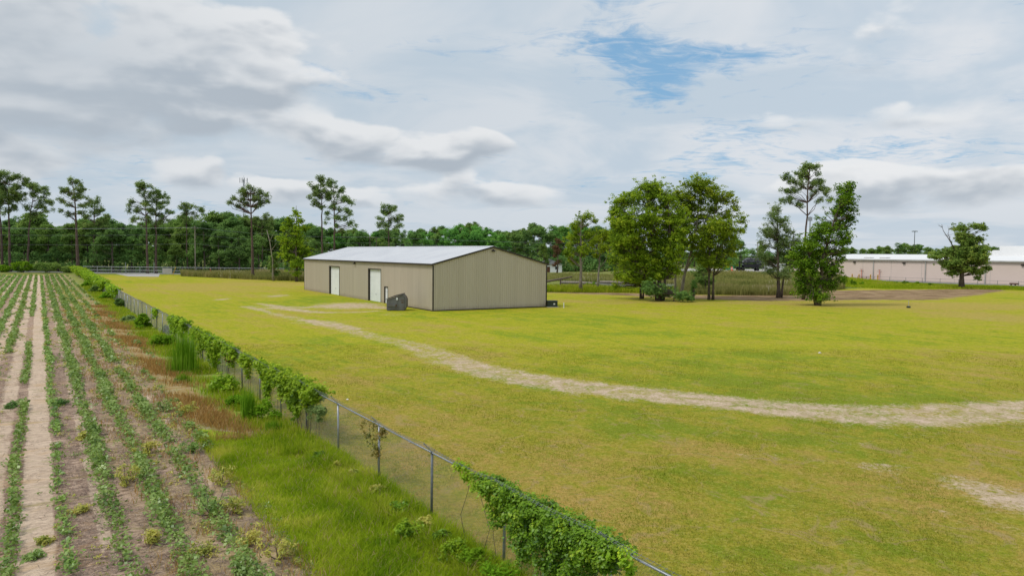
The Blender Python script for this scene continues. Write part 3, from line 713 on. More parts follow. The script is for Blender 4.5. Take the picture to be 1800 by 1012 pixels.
for px in (1528, 1615, 1500):
    x = wx(px); m = MB(); m.box(x - 1.1, x + 1.1, 6.5, 8.6, WE + .25, WE + .62); m.build('roof_vent', M['concrete'], wh)
Nb = Vector((-WDir.y, WDir.x, 0)); Nb = Nb if Nb.y > 0 else -Nb
xr = on_line(1755, WA + Nb * 30, WDir)
m = MB(); m.box(xr, WLn, 30, WWd, WE + 1.0, WE + 4.4); m.build('upper_storey', M['wroof'], wh)
xr2 = on_line(1738, WA + Nb * 34, WDir)
m = MB(); m.box(xr2, xr - .01, 34, WWd - 1, WE + .8, WE + 3.2); m.build('upper_storey', M['wroof'], wh)
Wn = Vector((WDir.y, -WDir.x, 0)); Wn = Wn if Wn.y < 0 else -Wn
def wpt(px, off, z=0): return WA + WDir * wx(px) + Wn * off + Vector((0, 0, z))
for px, lab in ((1503.5, 'yellow bollard at the wall below the leftmost wall light'), (1515.5, 'yellow bollard left of the red pipework on the beige wall'), (1535.8, 'tall yellow bollard at the foot of the first downspout'), (1548.5, 'yellow bollard right of the first downspout on the beige wall')):
    e = empty('bollard', wpt(px, 1.6)); m = MB(); m.tube([(0, 0, 0), (0, 0, 1.45)], .17, 10); m.tube([(0, 0, 1.45), (0, 0, 1.55)], [.17, .08], 10)
    m.build('post', M['yellow'], e); m = MB(); m.tube([(0, 0, .9), (0, 0, 1.05)], .178, 10); m.build('band', M['trim'], e); tag(e, lab, 'bollard', 'yellow bollards along the beige warehouse wall')
for px, lab in ((1515.5, 'thin white pipe riser beside the left yellow bollard on the beige wall'), (1547, 'thin white pipe riser right of the first downspout on the beige wall')):
    e = empty('pipe_riser', wpt(px, .5)); m = MB(); m.tube([(0, 0, 0), (0, 0, 3.0)], .07, 6); m.build('pipe', M['orange'], e)
    m = MB(); m.bar((-.6, 0, 2.5), (.6, 0, 2.5), .08, .08); m.bar((-.45, 0, 3.0), (.45, 0, 3.0), .08, .08); m.build('crossbar', M['rust'], e); tag(e, lab.replace('white', 'orange'), 'pipe', 'pipe risers on the beige wall')
e = empty('low_rail', wpt(1524, 1.4)); m = MB(); d_ = WDir * 2.2
for z in (.45, .8): m.bar(-d_ + Vector((0, 0, z)), d_ + Vector((0, 0, z)), .08, .08)
m.build('rail', M['rust'], e)
for k in (-1, -.33, .33, 1): m = MB(); m.bar(d_ * k, d_ * k + Vector((0, 0, .85)), .1, .1); m.build('post', M['rust'], e); tag(e, 'low rusty red guard rail between two yellow bollards at the beige wall', 'rail')
e = empty('red_trailer', wpt(1797, 4.0), math.atan2(WDir.y, WDir.x)); m = MB(); m.prism([(-1.6, .5), (1.7, .5), (1.9, 1.15), (-1.6, 1.15)], -.7, .7); m.build('box', M['rust'], e)
for x in (-.8, .9):
    m = MB(); m.tube([(x, -.85, .33), (x, -.71, .33)], .33, 12); m.build('wheel', M['rubber'], e)
e.scale = (.55, .55, .55); tag(e, 'rusty red trailer by the beige wall at the right edge of the picture', 'trailer')
# asphalt strip along the wall
sheet('service_road', [tuple((wpt(1395, .2))[:2]), tuple((WA + WDir * WLn + Wn * .2)[:2]), tuple((WA + WDir * WLn + Wn * 9)[:2]), tuple((wpt(1395, 9))[:2])], .012, M['asphalt'])
# low chain link fence in front of that strip
lf = empty('low_fence', (0, 0, 0)); tag(lf, 'low chain link fence along the service road before the beige warehouse', 'fence')
lo = lambda t_: WA + WDir * t_ + Wn * 13
m = MB()
for z in (.05, .6, 1.25): m.bar(lo(35) + Vector((0, 0, z)), lo(WLn) + Vector((0, 0, z)), .05, .05)
m.build('rail', M['galv_dark'], lf)
for i in range(30):
    q = lo(35 + i * 4.6); m = MB(); m.tube([q, q + Vector((0, 0, 1.4))], .05, 6); m.build('post', M['galv_dark'], lf)

# ------------------------------------------------------------------ far left road, pad, fence, gate panel
RY = 205.0
sheet('road', [(-700, RY + 1), (-75, RY + 1), (-60, RY + 10), (-700, RY + 10)], .02, M['asphalt'])
sheet('concrete_pad', [G(203, 481.2), G(281, 481.4), G(279, 486.3), G(226, 485.8)], .012, M['concrete'])
bf = empty('boundary_fence', (0, RY - 4, 0)); tag(bf, 'grey chain link fence along the far road before the pines', 'fence')
x0, x1 = XY(146, RY - 4)[0], XY(500, RY - 4)[0]
m = MB()
for z in (.1, 1.0, 1.95): m.tube([(x0, 0, z), (x1, 0, z)], .05, 5)
m.build('rail', M['galv'], bf)
m = MB()
n = int((x1 - x0) / .5)
for i in range(n):
    a = x0 + i * .5; m.bar((a, .02, .1), (a + .95, .02, 1.95), .02, .02); m.bar((a + .95, -.02, .1), (a, -.02, 1.95), .02, .02)
m.build('chain_link', M['wire'], bf)
n = int((x1 - x0) / 4)
for i in range(n + 1):
    m = MB(); h = 3.3 if i in (3, 5) else 2.1
    m.tube([(x0 + i * 4, 0, 0), (x0 + i * 4, 0, h)], .07, 6); m.build('post', M['galv'], bf)
gx, gy = XY(293.5, RY - 8); gp = empty('gate_panel', (gx, gy, 0)); tag(gp, 'pale grey gate panel standing by the concrete pad at the far road', 'gate')
m = MB(); m.box(-1.28, 1.28, -.03, .03, .35, 1.72); m.build('panel', M['concrete'], gp)
m = MB()
for x in (-1.35, 1.28): m.box(x, x + .07, -.05, .05, 0, 1.85)
m.box(-1.28, 1.28, -.05, .05, 1.72, 1.8); m.build('gate_frame', M['galv'], gp)
for px, tilt, lab in ((303, .5, 'yellow leaning barrier pole beside the pale gate panel'), (374, -.4, 'orange leaning marker pole in the tall weeds beyond the lawn'), (367, .3, 'pale leaning marker pole in the tall weeds left of the orange pole')):
    x, y = XY(px, RY - 9 if px < 350 else 182); m = MB(); m.tube([(0, 0, 0), (tilt * 1.9, 0, 2.2)], .07, 6); o = m.build('marker_pole', M['yellow'] if px < 350 else (M['orange'] if px == 374 else M['wood'])); o.location = (x, y, 0); tag(o, lab, 'pole')
# ------------------------------------------------------------------ power line
poles = []
PYY = 196.0
def utility_pole(px, top, Y, lab, twin=False):
    x, y = XY(px, Y); h = ZT(px, top, Y); e = empty('utility_pole', (x, y, 0)); tag(e, lab, 'utility pole', 'wooden poles of the power line')
    m = MB(); m.tube([(0, 0, 0), (0, 0, h)], [.17, .11], 8)
    if twin: m.tube([(2.0, 0, 0), (2.0, 0, h - .4)], [.17, .11], 8)
    m.build('pole', M['pale_bark'] if not twin else M['bark'], e)
    m = MB(); m.box(-.9 , 2.7 if twin else .9, -.08, .08, h - .8, h - .66); m.build('crossarm', M['bark'], e)
    for k in (-.8, 0, .8):
        m = MB(); m.tube([(k, 0, h - .66), (k, 0, h - .45)], .06, 6); m.build('insulator', M['concrete'], e)
    return (x, y, h)
poles.append(utility_pole(-330, 388, PYY, 'wooden utility pole beyond the left edge of the crop field'))
poles.append(utility_pole(343, 397, PYY, 'thin pale utility pole among the trees beyond the weeds'))
poles.append(utility_pole(650, 414, 225, 'twin utility pole rising behind the white warehouse roof', True))
poles.append(utility_pole(1330, 428, 290, 'wooden utility pole behind the tall trees at right'))
pl = empty('power_lines', (0, 0, 0)); tag(pl, 'thin grey power lines strung between the poles in front of the wood', 'power line')
for off, dz in ((-.8, -.45), (0, -.45), (.8, -.45), (0, -2.3), (0, -4.9)):
    m = MB()
    for (xa, ya, ha), (xb, yb, hb) in zip(poles[:-1], poles[1:]):
        pts = []
        for i in range(17):
            t_ = i / 16; pts.append((xa + (xb - xa) * t_ , ya + (yb - ya) * t_ + off, ha + (hb - ha) * t_ + dz - 4 * 0.9 * t_ * (1 - t_)))
        m.tube(pts, .018, 4)
    m.build('cable', M['galv'], pl)
# cell tower
x, y = XY(429.5, 360); h = ZT(429.5, 316, 360)
e = empty('cell_tower', (x, y, 0)); tag(e, 'slim grey lattice cell tower rising behind the lone pine', 'tower')
m = MB(); w0, w1 = .9, .35
cor = lambda z, k: ((w0 + (w1 - w0) * z / h) * math.cos(k * 2.094), (w0 + (w1 - w0) * z / h) * math.sin(k * 2.094), z)
for k in range(3): m.tube([cor(0, k), cor(h, k)], .10, 5)
nz = int(h / 1.8)
for i in range(nz):
    z0, z1 = i * h / nz, (i + 1) * h / nz
    for k in range(3): m.bar(cor(z0, k), cor(z1, (k + 1) % 3), .07, .07)
m.build('mast', M['galv'], e)
m = MB()
for k in range(3):
    a = k * 2.094 + .4; c_ = Vector((math.cos(a), math.sin(a), 0)); s_ = Vector((-c_.y, c_.x, 0))
    m.bar(c_ * 0 + Vector((0, 0, h - .6)), c_ * 1.6 + Vector((0, 0, h - .6)), .1, .1)
    for j in (-1.2, 0, 1.2): m.bar(c_ * 1.6 + s_ * j + Vector((0, 0, h - 1.8)), c_ * 1.6 + s_ * j + Vector((0, 0, h + .6)), .34, .18)
m.build('antenna_array', M['galv'], e)
m = MB(); m.tube([(0, 0, h), (0, 0, h + 1.8)], .06, 5); m.build('lightning_rod', M['galv'], e)
def light_mast(px, top, Y, lab):
    x, y = XY(px, Y); h = ZT(px, top, Y); e = empty('light_mast', (x, y, 0)); tag(e, lab, 'light mast')
    m = MB(); m.tube([(0, 0, 0), (0, 0, h)], [.35, .16], 8); m.build('pole', M['galv_dark'], e)
    m = MB(); m.tube([(0, 0, h - .5), (0, 0, h)], .8, 10); m.build('ring', M['galv_dark'], e)
    for k in range(6):
        a = k * math.pi / 3; c_ = Vector((math.cos(a), math.sin(a), 0)); m = MB(); m.bar(c_ * .7 + Vector((0, 0, h - .2)), c_ * 1.7 + Vector((0, 0, h - .35)), .5, .35); m.build('floodlight', M['galv_dark'], e)
light_mast(1605, 406, 420, 'tall grey floodlight mast above the roof of the beige warehouse')
x, y = XY(1421, 330); h = ZT(1421, 381, 330); e = empty('monopole', (x, y, 0)); tag(e, 'slim grey monopole tower behind the tall pine at right', 'tower')
m = MB(); m.tube([(0, 0, 0), (0, 0, h)], [.4, .25], 8); m.build('pole', M['galv'], e)
m = MB(); m.box(-.8, .8, -.5, .5, h - 2, h - .2); m.build('antenna_array', M['galv'], e)

# ------------------------------------------------------------------ yard with debris truck
def yz(x, y): return float(rise(np.array([x]), np.array([y]))[0])
ya, yb = 212.0, 240.0
sheet('yard_pavement', [XY(1175, 222), XY(1395, 222), XY(1420, 262), XY(1160, 262)], 1.94, M['concrete'])
YT = 232.0; tz = 1.94
x0, _ = XY(1293, YT); x1, _ = XY(1338, YT); x1b, _ = XY(1364, YT)
Lb = x1 - x0
tr = empty('debris_truck', (x0, YT, tz)); tag(tr, 'black mesh sided debris truck with white cab behind the trees', 'truck')
s_ = 1.0
m = MB(); m.box(0, Lb + 1.0, -1.2, 1.2, 1.0, 1.22); m.build('flatbed', M['black'], tr)
bx0 = Lb * .27
m = MB(); bt = 4.5
m.box(bx0, Lb, -1.22, -1.16, 1.22, 2.2); m.box(bx0, Lb, 1.16, 1.22, 1.22, 2.2); m.box(Lb - .06, Lb, -1.16, 1.16, 1.22, bt - .3)
n = 13
for i in range(n + 1):
    x = bx0 + (Lb - bx0) * i / n; w = .16 if i % 4 == 0 else .05
    for y_ in (-1.2, 1.2): m.box(x - w / 2, x + w / 2, y_ - .05, y_ + .05, 2.2, bt if i % 4 == 0 else bt - .25)
for z in (2.9, 3.6, bt - .2):
    for y_ in (-1.2, 1.2): m.box(bx0, Lb, y_ - .035, y_ + .035, z, z + .1)
m.build('stake_body', M['black'], tr)
m = MB(); rr = random.Random(5)
for i in range(26):
    x = bx0 + .6 + rr.random() * (Lb - bx0 - 1.2); z = 1.5 + rr.random() * 2.4; a = rr.random() * 3
    m.bar((x - .7, rr.uniform(-.9, .9), z), (x + .7, rr.uniform(-.9, .9), z + rr.uniform(-.4, .4)), rr.uniform(.5, 1.1), rr.uniform(.3, .7))
m.build('scrap_load', M['junk'], tr)
cab = MB(); cab.prism([(Lb + .5, .7), (Lb + 4.2, .7), (Lb + 4.3, 1.7), (Lb + 3.2, 1.95), (Lb + 2.6, 2.9), (Lb + .5, 2.95)], -1.1, 1.1); cabo = cab.build('cab', M['white'], tr, bevel=.06)
m = MB(); m.prism([(Lb + 1.2, 1.9), (Lb + 2.85, 1.9), (Lb + 2.45, 2.7), (Lb + 1.2, 2.7)], -1.125, -1.102); m.build('side_window', M['glass'], cabo)
m = MB(); m.add([(Lb + 3.26, -1, 1.98), (Lb + 3.26, 1, 1.98), (Lb + 2.70, 1, 2.84), (Lb + 2.70, -1, 2.84)], [(0, 1, 2, 3)]); m.build('windscreen', M['glass'], cabo)
for x in (.9, 2.1, Lb - 1.6, Lb + 3.3):
    for y_ in (-1.22, .92):
        m = MB(); m.tube([(x, y_, .5), (x, y_ + .3, .5)], .5, 14); m.build('wheel', M['rubber'], tr)
m = MB(); m.bar((1.2, 0, 1.2), (1.0, 0, 3.0), .3, .3); m.bar((1.0, 0, 3.0), (2.6, 0, 2.4), .25, .25); m.build('loader_arm', M['black'], tr)
x, y = XY(1273, 236); e = empty('green_bin', (x, y, tz)); tag(e, 'open green waste bin on the yard pavement left of the truck', 'waste bin')
m = MB(); m.prism([(0, .15), (2.6, .15), (3.0, 1.5), (-.3, 1.5)], -1, 1); m.build('bin', M['green'], e)
m = MB(); m.box(-.35, 3.05, -1.05, -.98, 1.5, 1.6); m.box(-.35, 3.05, .98, 1.05, 1.5, 1.6); m.build('rim', M['dkgreen'], e)
x, y = XY(1286, 229); e = empty('orange_barrel', (x, y, tz)); tag(e, 'bright orange traffic barrel at the rear of the debris truck', 'traffic barrel')
m = MB(); m.tube([(0, 0, 0), (0, 0, .12)], .55, 12); m.tube([(0, 0, .12), (0, 0, 1.2), (0, 0, 1.35)], [.42, .34, .2], 12); m.build('barrel', M['orange'], e)
for z in (.5, .85):
    m = MB(); m.tube([(0, 0, z), (0, 0, z + .12)], [.405, .395], 12); m.build('white_band', M['white'], e)
x, y = XY(1372, 238); e = empty('white_van', (x, y, tz)); tag(e, 'white van parked on the yard right of the truck cab', 'van')
m = MB(); m.prism([(-2.6, .4), (2.6, .4), (2.7, 1.2), (1.8, 1.5), (1.2, 2.4), (-2.6, 2.5)], -1, 1); bo = m.build('body', M['white'], e, bevel=.06)
m = MB(); m.box(-.2, 1.2, -1.015, -1.003, 1.5, 2.1); m.build('side_window', M['glass'], e)
for x_ in (-1.6, 1.7):
    for y_ in (-1.05, .85):
        m = MB(); m.tube([(x_, y_, .36), (x_, y_ + .2, .36)], .36, 12); m.build('wheel', M['rubber'], e)
# small far house seen left of the leafy trees
x, y = XY(966, 262); e = empty('far_house', (x, y, 0)); tag(e, 'small white house with grey roof far behind the warehouse gable', 'house')
m = MB(); m.box(-4.5, 4.5, 0, 7, 0, 2.9); hw_ = m.build('wall', M['white'], e)
m = MB(); m.prism([(-5, 2.85), (5, 2.85), (0, 4.9)], -.4, 7.4); m.build('roof', M['junk'], e)
for x_ in (-3, 2): 
    m = MB(); m.box(x_, x_ + 1.2, -.03, -.004, 1.1, 2.2); m.build('window', M['glass'], e)
m = MB(); m.box(-.9, .1, -.03, -.004, 0, 2.1); m.build('door', M['rust'], e)
# ------------------------------------------------------------------ pond, logs
pp = [G(*p) for p in [(985, 499), (1040, 501), (1110, 503.5), (1180, 504.5), (1235, 501), (1240, 496), (1180, 493.5), (1110, 494), (1040, 492.5), (985, 493.5)]]
w = bpy.data.materials.new('pond_water'); w.use_nodes = True; t = NT(w.node_tree); b = t.n['Principled BSDF']
b.inputs['Base Color'].default_value = (.10, .115, .09, 1); b.inputs['Roughness'].default_value = .12
bp = t.new('ShaderNodeBump'); bp.inputs['Strength'].default_value = .25; bp.inputs['Distance'].default_value = .05; t.put(bp.inputs['Height'], t.noise(t.new('ShaderNodeTexCoord').outputs['Object'], 1.2, 4)); t.l.new(bp.outputs[0], b.inputs['Normal'])
sheet('pond', pp, .016, w)
x, y = G(984, 508)
e = empty('fallen_log', (x, y, 0)); tag(e, 'long brown log propped on a short post right of the tan warehouse', 'log')
m = MB(); m.tube([(-5.2, 1.0, .9), (-1, 0, 1.75), (2.4, -.2, 2.45)], [.22, .2, .13], 8); m.build('log', M['wood'], e)
m = MB(); m.tube([(.15, -.1, 0), (.1, -.1, 1.9)], [.17, .13], 8); m.build('prop_post', M['wood'], e)
for pa, pb, r, lab in (((985, 498), (1050, 500), .32, 'grey dead log lying at the near edge of the pond'), ((1055, 497), (1112, 499.5), .30, 'grey dead log floating in the middle of the pond'), ((1000, 493), (1075, 493.5), .25, 'pale dead log on the far bank of the pond')):
    a = G(*pa); b_ = G(*pb); m = MB(); m.tube([(0, 0, r * .7), ((b_[0] - a[0]) * .5, (b_[1] - a[1]) * .5 + .3, r), (b_[0] - a[0], b_[1] - a[1], r * .6)], [r, r * .9, r * .5], 8)
    o = m.build('fallen_log', M['pale_bark']); o.location = (a[0], a[1], 0.02); tag(o, lab, 'log')
# ------------------------------------------------------------------ litter
rr = random.Random(3)
def litter(px, py, size, lab):
    x, y = G(px, py); m = MB(); n = 9; vs = [(0, 0, size * .7)]
    for i in range(n):
        a = 2 * math.pi * i / n; r = size * rr.uniform(.6, 1.1); vs.append((r * math.cos(a), r * math.sin(a), size * rr.uniform(.03, .25)))
    vs.append((0, 0, 0))
    fs = [(0, 1 + i, 1 + (i + 1) % n) for i in range(n)] + [(n + 1, 1 + (i + 1) % n, 1 + i) for i in range(n)]
    m.add(vs, fs); o = m.build('plastic_litter', M['white']); o.location = (x, y, .03); tag(o, lab, 'litter')
litter(611, 703, .07, 'crumpled white plastic on the lawn behind the bare stretch of fence')
litter(271, 816, .06, 'crumpled white plastic on the soil between two crop rows')
litter(720, 778, .05, 'small white scrap on the lawn right of the barbed wire')
litter(1441, 621, .12, 'white plastic scrap on the lawn beyond the dirt track')
# ------------------------------------------------------------------ foliage builders (numpy)
def unit(a): return a / np.maximum(np.linalg.norm(a, axis=1, keepdims=True), 1e-9)
def leaf_faces(C, Nrm, length, width, rng, fold=0.15):
    """diamond leaves at C with normals Nrm; arrays or scalars for size"""
    n = len(C); t_ = unit(np.cross(Nrm, rng.normal(size=(n, 3)))); b_ = np.cross(Nrm, t_)
    L2 = np.broadcast_to(np.asarray(length, float), (n,))[:, None] / 2; W2 = np.broadcast_to(np.asarray(width, float), (n,))[:, None] / 2
    V = np.stack([C - t_ * L2, C + b_ * W2 - Nrm * W2 * fold, C + t_ * L2, C - b_ * W2 - Nrm * W2 * fold], 1).reshape(-1, 3)
    return V, np.arange(4 * n).reshape(n, 4)
def blades(B, h, w, lean, rng, seg=2):
    """grass blades from base points B (n,3)"""
    n = len(B); a = rng.uniform(0, 2 * np.pi, n); h = np.broadcast_to(h, (n,)); w = np.broadcast_to(w, (n,))
    side = np.stack([np.cos(a), np.sin(a), np.zeros(n)], 1); bend = np.stack([-np.sin(a), np.cos(a), np.zeros(n)], 1) * (rng.uniform(-1, 1, n) * lean * h)[:, None]
    a2 = rng.uniform(0, 2 * np.pi, n); bend += np.stack([np.cos(a2), np.sin(a2), np.zeros(n)], 1) * (rng.uniform(0, 1, n) * lean * h)[:, None]
    up = np.array([0, 0, 1.0])
    p0, p1 = B - side * w[:, None] / 2, B + side * w[:, None] / 2
    m_ = B + up * (h * .6)[:, None] + bend * .35
    p2, p3 = m_ + side * w[:, None] * .35, m_ - side * w[:, None] * .35
    tp = B + up * h[:, None] + bend
    V = np.stack([p0, p1, p2, p3, tp, tp], 1).reshape(-1, 3)
    i = np.arange(n)[:, None] * 6
    return V, np.concatenate([i + np.array([0, 1, 2, 3]), i + np.array([3, 2, 4, 4 + 1])], 0)
def clump_points(cent, rad, per, rng, flat=.7):
    n = len(cent); d = unit(rng.normal(size=(n * per, 3))); r = rng.uniform(0, 1, n * per) ** .5
    P = np.repeat(cent, per, 0) + d * (r * np.repeat(rad, per))[:, None] * np.array([1, 1, flat])
    Nn_ = unit(d * .6 + np.array([0, 0, .8]) + rng.normal(size=P.shape) * .42)
    return P, Nn_
MULT = 5.0
def crown_clumps(env, cr, dens, rng):
    """env: ellipsoids (x, y, z, rx, ry, rz) -> clump centres spread through their outer volume"""
    out = []
    for (x, y, z, rx, ry, rz) in env:
        k = max(3, int(dens * (rx * ry * rz) ** (2 / 3) / (cr * cr) * 1.7 * MULT))
        d = unit(rng.normal(size=(k, 3))); r = rng.uniform(.25, 1.0, k) ** .6
        out.append(np.array([x, y, z]) + d * r[:, None] * np.array([max(rx - cr * .5, .2), max(ry - cr * .5, .2), max(rz - cr * .4, .2)]))
    return np.concatenate(out)
def tree_parts(name_, root, env, trunks, leaf, bark, cr=.9, dens=1.0, per=60, ll=.30, lw=.16, seed=0, branch=.35, twig=.05, flat=.65, dead=(), drop=.0, spray=0.0):
    rng = np.random.default_rng(seed); C = crown_clumps(env, cr, dens, rng)
    if drop: C = C[rng.uniform(size=len(C)) > drop]
    rad = cr * rng.uniform(.55, 1.15, len(C))
    P, Nn_ = clump_points(C, rad, per, rng, flat); P[:, 2] = np.maximum(P[:, 2], .08)
    L = ll * rng.uniform(.7, 1.25, len(P)); V, Fc = leaf_faces(P, Nn_, L, L * (lw / ll), rng)
    cl_r = np.repeat(rng.uniform(0, 1, len(C)), per) * .5 + rng.uniform(0, 1, len(P)) * .5
    if spray:
        C2 = []
        for (x, y, z, rx, ry, rz) in env:
            k = int(spray * 9 * (rx * ry * rz) ** (2 / 3) / (cr * cr) * .6) + 2; d = unit(rng.normal(size=(k, 3)) + np.array([0, 0, .35])); r = rng.uniform(.92, 1.28, k)
            C2.append(np.array([x, y, z]) + d * r[:, None] * np.array([rx, ry, rz]))
        C2 = np.concatenate(C2); C2[:, 2] = np.maximum(C2[:, 2], .4); k2 = max(6, per // 3)
        P2, N2 = clump_points(C2, cr * rng.uniform(.2, .5, len(C2)), k2, rng, .7)
        L2 = ll * .85 * rng.uniform(.7, 1.25, len(P2)); V2, F2 = leaf_faces(P2, N2, L2, L2 * (lw / ll), rng)
        V = np.concatenate([V, V2]); Fc = np.concatenate([Fc, F2 + len(P) * 4]); cl_r = np.concatenate([cl_r, rng.uniform(.3, 1, len(P2))])
        C = np.concatenate([C, C2[rng.uniform(size=len(C2)) < .6]])
    crown = obj_np('crown', V, Fc, leaf, root, cl_r)
    m = MB(); nodes = []
    for pts, r0, r1 in trunks:
        k = len(pts) - 1; pp_ = []
        for i in range(k):
            a, b_ = Vector(pts[i]), Vector(pts[i + 1]); nn = max(1, int((b_ - a).length / 1.5))
            for j in range(nn): pp_.append(a.lerp(b_, j / nn) + Vector((rng.normal() * .05, rng.normal() * .05, 0)) * (1 if i + j else 0))
        pp_.append(Vector(pts[-1])); q = len(pp_)
        rr_ = [r0 + (r1 - r0) * (i / (q - 1)) for i in range(q)]
        if q > 2: rr_[0] *= 1.35
        m.tube(pp_, rr_, 8); nodes += list(zip(pp_, rr_))
    NP = np.array([tuple(p) for p, _ in nodes]); NR = np.array([r for _, r in nodes])
    for i, c_ in enumerate(C):
        if rng.uniform() > branch: continue
        dd = c_ - NP; cost = np.linalg.norm(dd, axis=1) + np.where(dd[:, 2] < .25 * np.hypot(dd[:, 0], dd[:, 1]), 6, 0) + np.where(NP[:, 2] < 0.18 * NP[:, 2].max(), 8, 0)
        j = int(np.argmin(cost)); a = Vector(NP[j]); b_ = Vector(c_); ln = (b_ - a).length
        mid = a.lerp(b_, .5) + Vector((rng.normal(), rng.normal(), rng.normal() - .3)) * ln * .08
        r_ = min(NR[j] * .55, twig * (.6 + ln * .22)); m.tube([a, mid, b_], [r_, r_ * .65, r_ * .25], 5, cap=False)
    for pts, r0 in dead:
        m.tube(pts, [r0 * (1 - .85 * i / (len(pts) - 1)) for i in range(len(pts))], 5)
        for q in range(len(pts) - 1):
            a = Vector(pts[q]).lerp(Vector(pts[q + 1]), .5)
            for w_ in range(3):
                m.tube([a, a + Vector((rng.normal() * .7, rng.normal() * .5, rng.uniform(.4, 1.4)))], [r0 * .3, .012], 4)
    m.build('trunk', bark, root, smooth=True)
    return crown
def photo_tree(name, label, cat, bx, Y, envpx, trunkpx, leaf, bark, group=None, depth=.85, r0=.3, r1=.06, **kw):
    """a tree whose proportions are read off the photograph; every part gets its own depth"""
    x, y = XY(bx, Y); root = empty(name, (x, y, 0)); tag(root, label, cat, group); s = Y / F; rng = np.random.default_rng(kw.get('seed', 1) + 99)
    env = []
    gs = kw.pop('grow', 1.10); kw.setdefault('spray', 1.0)
    for (ex, ey, rx, ry) in envpx:
        rx, ry = rx * gs, ry * gs
        Rx, Rz = rx * s, ry * s; off = rng.uniform(-.5, .5) * min(Rx * 2, 3.5)
        env.append(((ex - bx) * s, off, ZT(ex, ey, Y), Rx, max(Rx * depth, Rz * .7), Rz))
    tr_ = []
    for pts, a, b_ in trunkpx:
        yo = 0; L = []
        for i, (qx, qy) in enumerate(pts):
            z = 0.0 if (i == 0 and qy is None) else ZT(qx, qy, Y)
            L.append(((qx - bx) * s, yo, max(z, 0.0))); yo += rng.uniform(-.35, .35) * (i > 0)
        tr_.append((L, a, b_))
    dead = []
    for pts, a in kw.pop('deadpx', []):
        dead.append(([((qx - bx) * s, i * .1, ZT(qx, qy, Y)) for i, (qx, qy) in enumerate(pts)], a))
    tree_parts(name, root, env, tr_, leaf, bark, dead=dead, **kw)
    return root

# ------------------------------------------------------------------ large broadleaf trees on the lawn
PK = dict(cr=.95, per=62, ll=.31, lw=.165, branch=.5, twig=.055, flat=.62)
photo_tree('pecan_tree', 'largest leafy pecan with many stems and dark bushy lower limbs right of the tan warehouse', 'tree', 1160, 106,
           [(1140, 332, 30, 19), (1105, 352, 26, 16), (1158, 350, 34, 24), (1085, 380, 20, 15), (1120, 390, 40, 26), (1165, 392, 34, 30), (1100, 418, 26, 18), (1145, 430, 38, 26), (1180, 440, 22, 28), (1120, 455, 26, 20), (1170, 475, 26, 16), (1150, 485, 18, 10), (1096, 395, 22, 20), (1108, 440, 28, 20), (1142, 462, 30, 18), (1082, 365, 16, 15), (1084, 400, 17, 18), (1088, 430, 18, 18), (1112, 485, 22, 14), (1190, 400, 24, 34)],
           [([(1160, None), (1159, 490), (1150, 440), (1140, 390), (1138, 340)], .34, .06), ([(1156, None), (1150, 492), (1128, 440), (1105, 395), (1095, 365)], .24, .05), ([(1165, None), (1170, 490), (1178, 440), (1172, 390), (1168, 345)], .26, .05)],
           M['pecan'], M['bark'], 'pecan trees in a row across the lawn', seed=11, dens=1.25, drop=.10, **PK)
photo_tree('pecan_tree', 'tall pecan with pale leaning trunk and airy crown right of the largest pecan', 'tree', 1195, 112,
           [(1218, 325, 27, 15), (1240, 340, 26, 16), (1208, 348, 25, 20), (1262, 352, 20, 14), (1232, 372, 32, 22), (1268, 378, 18, 14), (1210, 395, 26, 20), (1250, 402, 26, 16), (1288, 362, 6, 14), (1275, 345, 9, 7), (1222, 425, 22, 18), (1186, 345, 15, 16), (1195, 430, 18, 16), (1196, 372, 20, 20), (1190, 405, 18, 20)],
           [([(1197, None), (1203, 480), (1214, 440), (1222, 395), (1228, 335)], .28, .05), ([(1186, None), (1188, 480), (1200, 420), (1208, 380), (1212, 335)], .20, .05), ([(1203, 480), (1220, 448), (1245, 395), (1265, 355)], .14, .04)],
           M['pecan'], M['pale_bark'], 'pecan trees in a row across the lawn', seed=12, dens=.95, drop=.16, **PK)
photo_tree('pecan_tree', 'smaller pecan with low drooping boughs in front left of the largest pecan', 'tree', 1127, 110,
           [(1100, 440, 22, 20), (1082, 458, 14, 12), (1112, 470, 26, 16), (1086, 482, 15, 12), (1130, 488, 20, 12), (1083, 504, 6, 11), (1105, 492, 10, 8)],
           [([(1127, None), (1126, 480), (1112, 440), (1100, 425)], .17, .04), ([(1131, None), (1132, 490), (1140, 450)], .12, .04)],
           M['pecan'], M['bark'], 'pecan trees in a row across the lawn', seed=13, dens=.85, drop=.12, **PK)
photo_tree('pecan_tree', 'bright round topped pecan with twin straight trunks at the right end of the pecan clump', 'tree', 1250, 109,
           [(1258, 400, 30, 17), (1238, 418, 24, 17), (1275, 412, 22, 18), (1302, 386, 9, 10), (1300, 402, 9, 9), (1252, 440, 32, 20), (1285, 440, 16, 14), (1240, 458, 20, 14), (1265, 462, 18, 12)],
           [([(1247, None), (1246, 480), (1246, 440), (1250, 405)], .19, .05), ([(1254, None), (1254, 485), (1258, 440), (1268, 400)], .19, .05)],
           M['pecan'], M['bark'], 'pecan trees in a row across the lawn', seed=14, dens=.95, drop=.10, **PK)
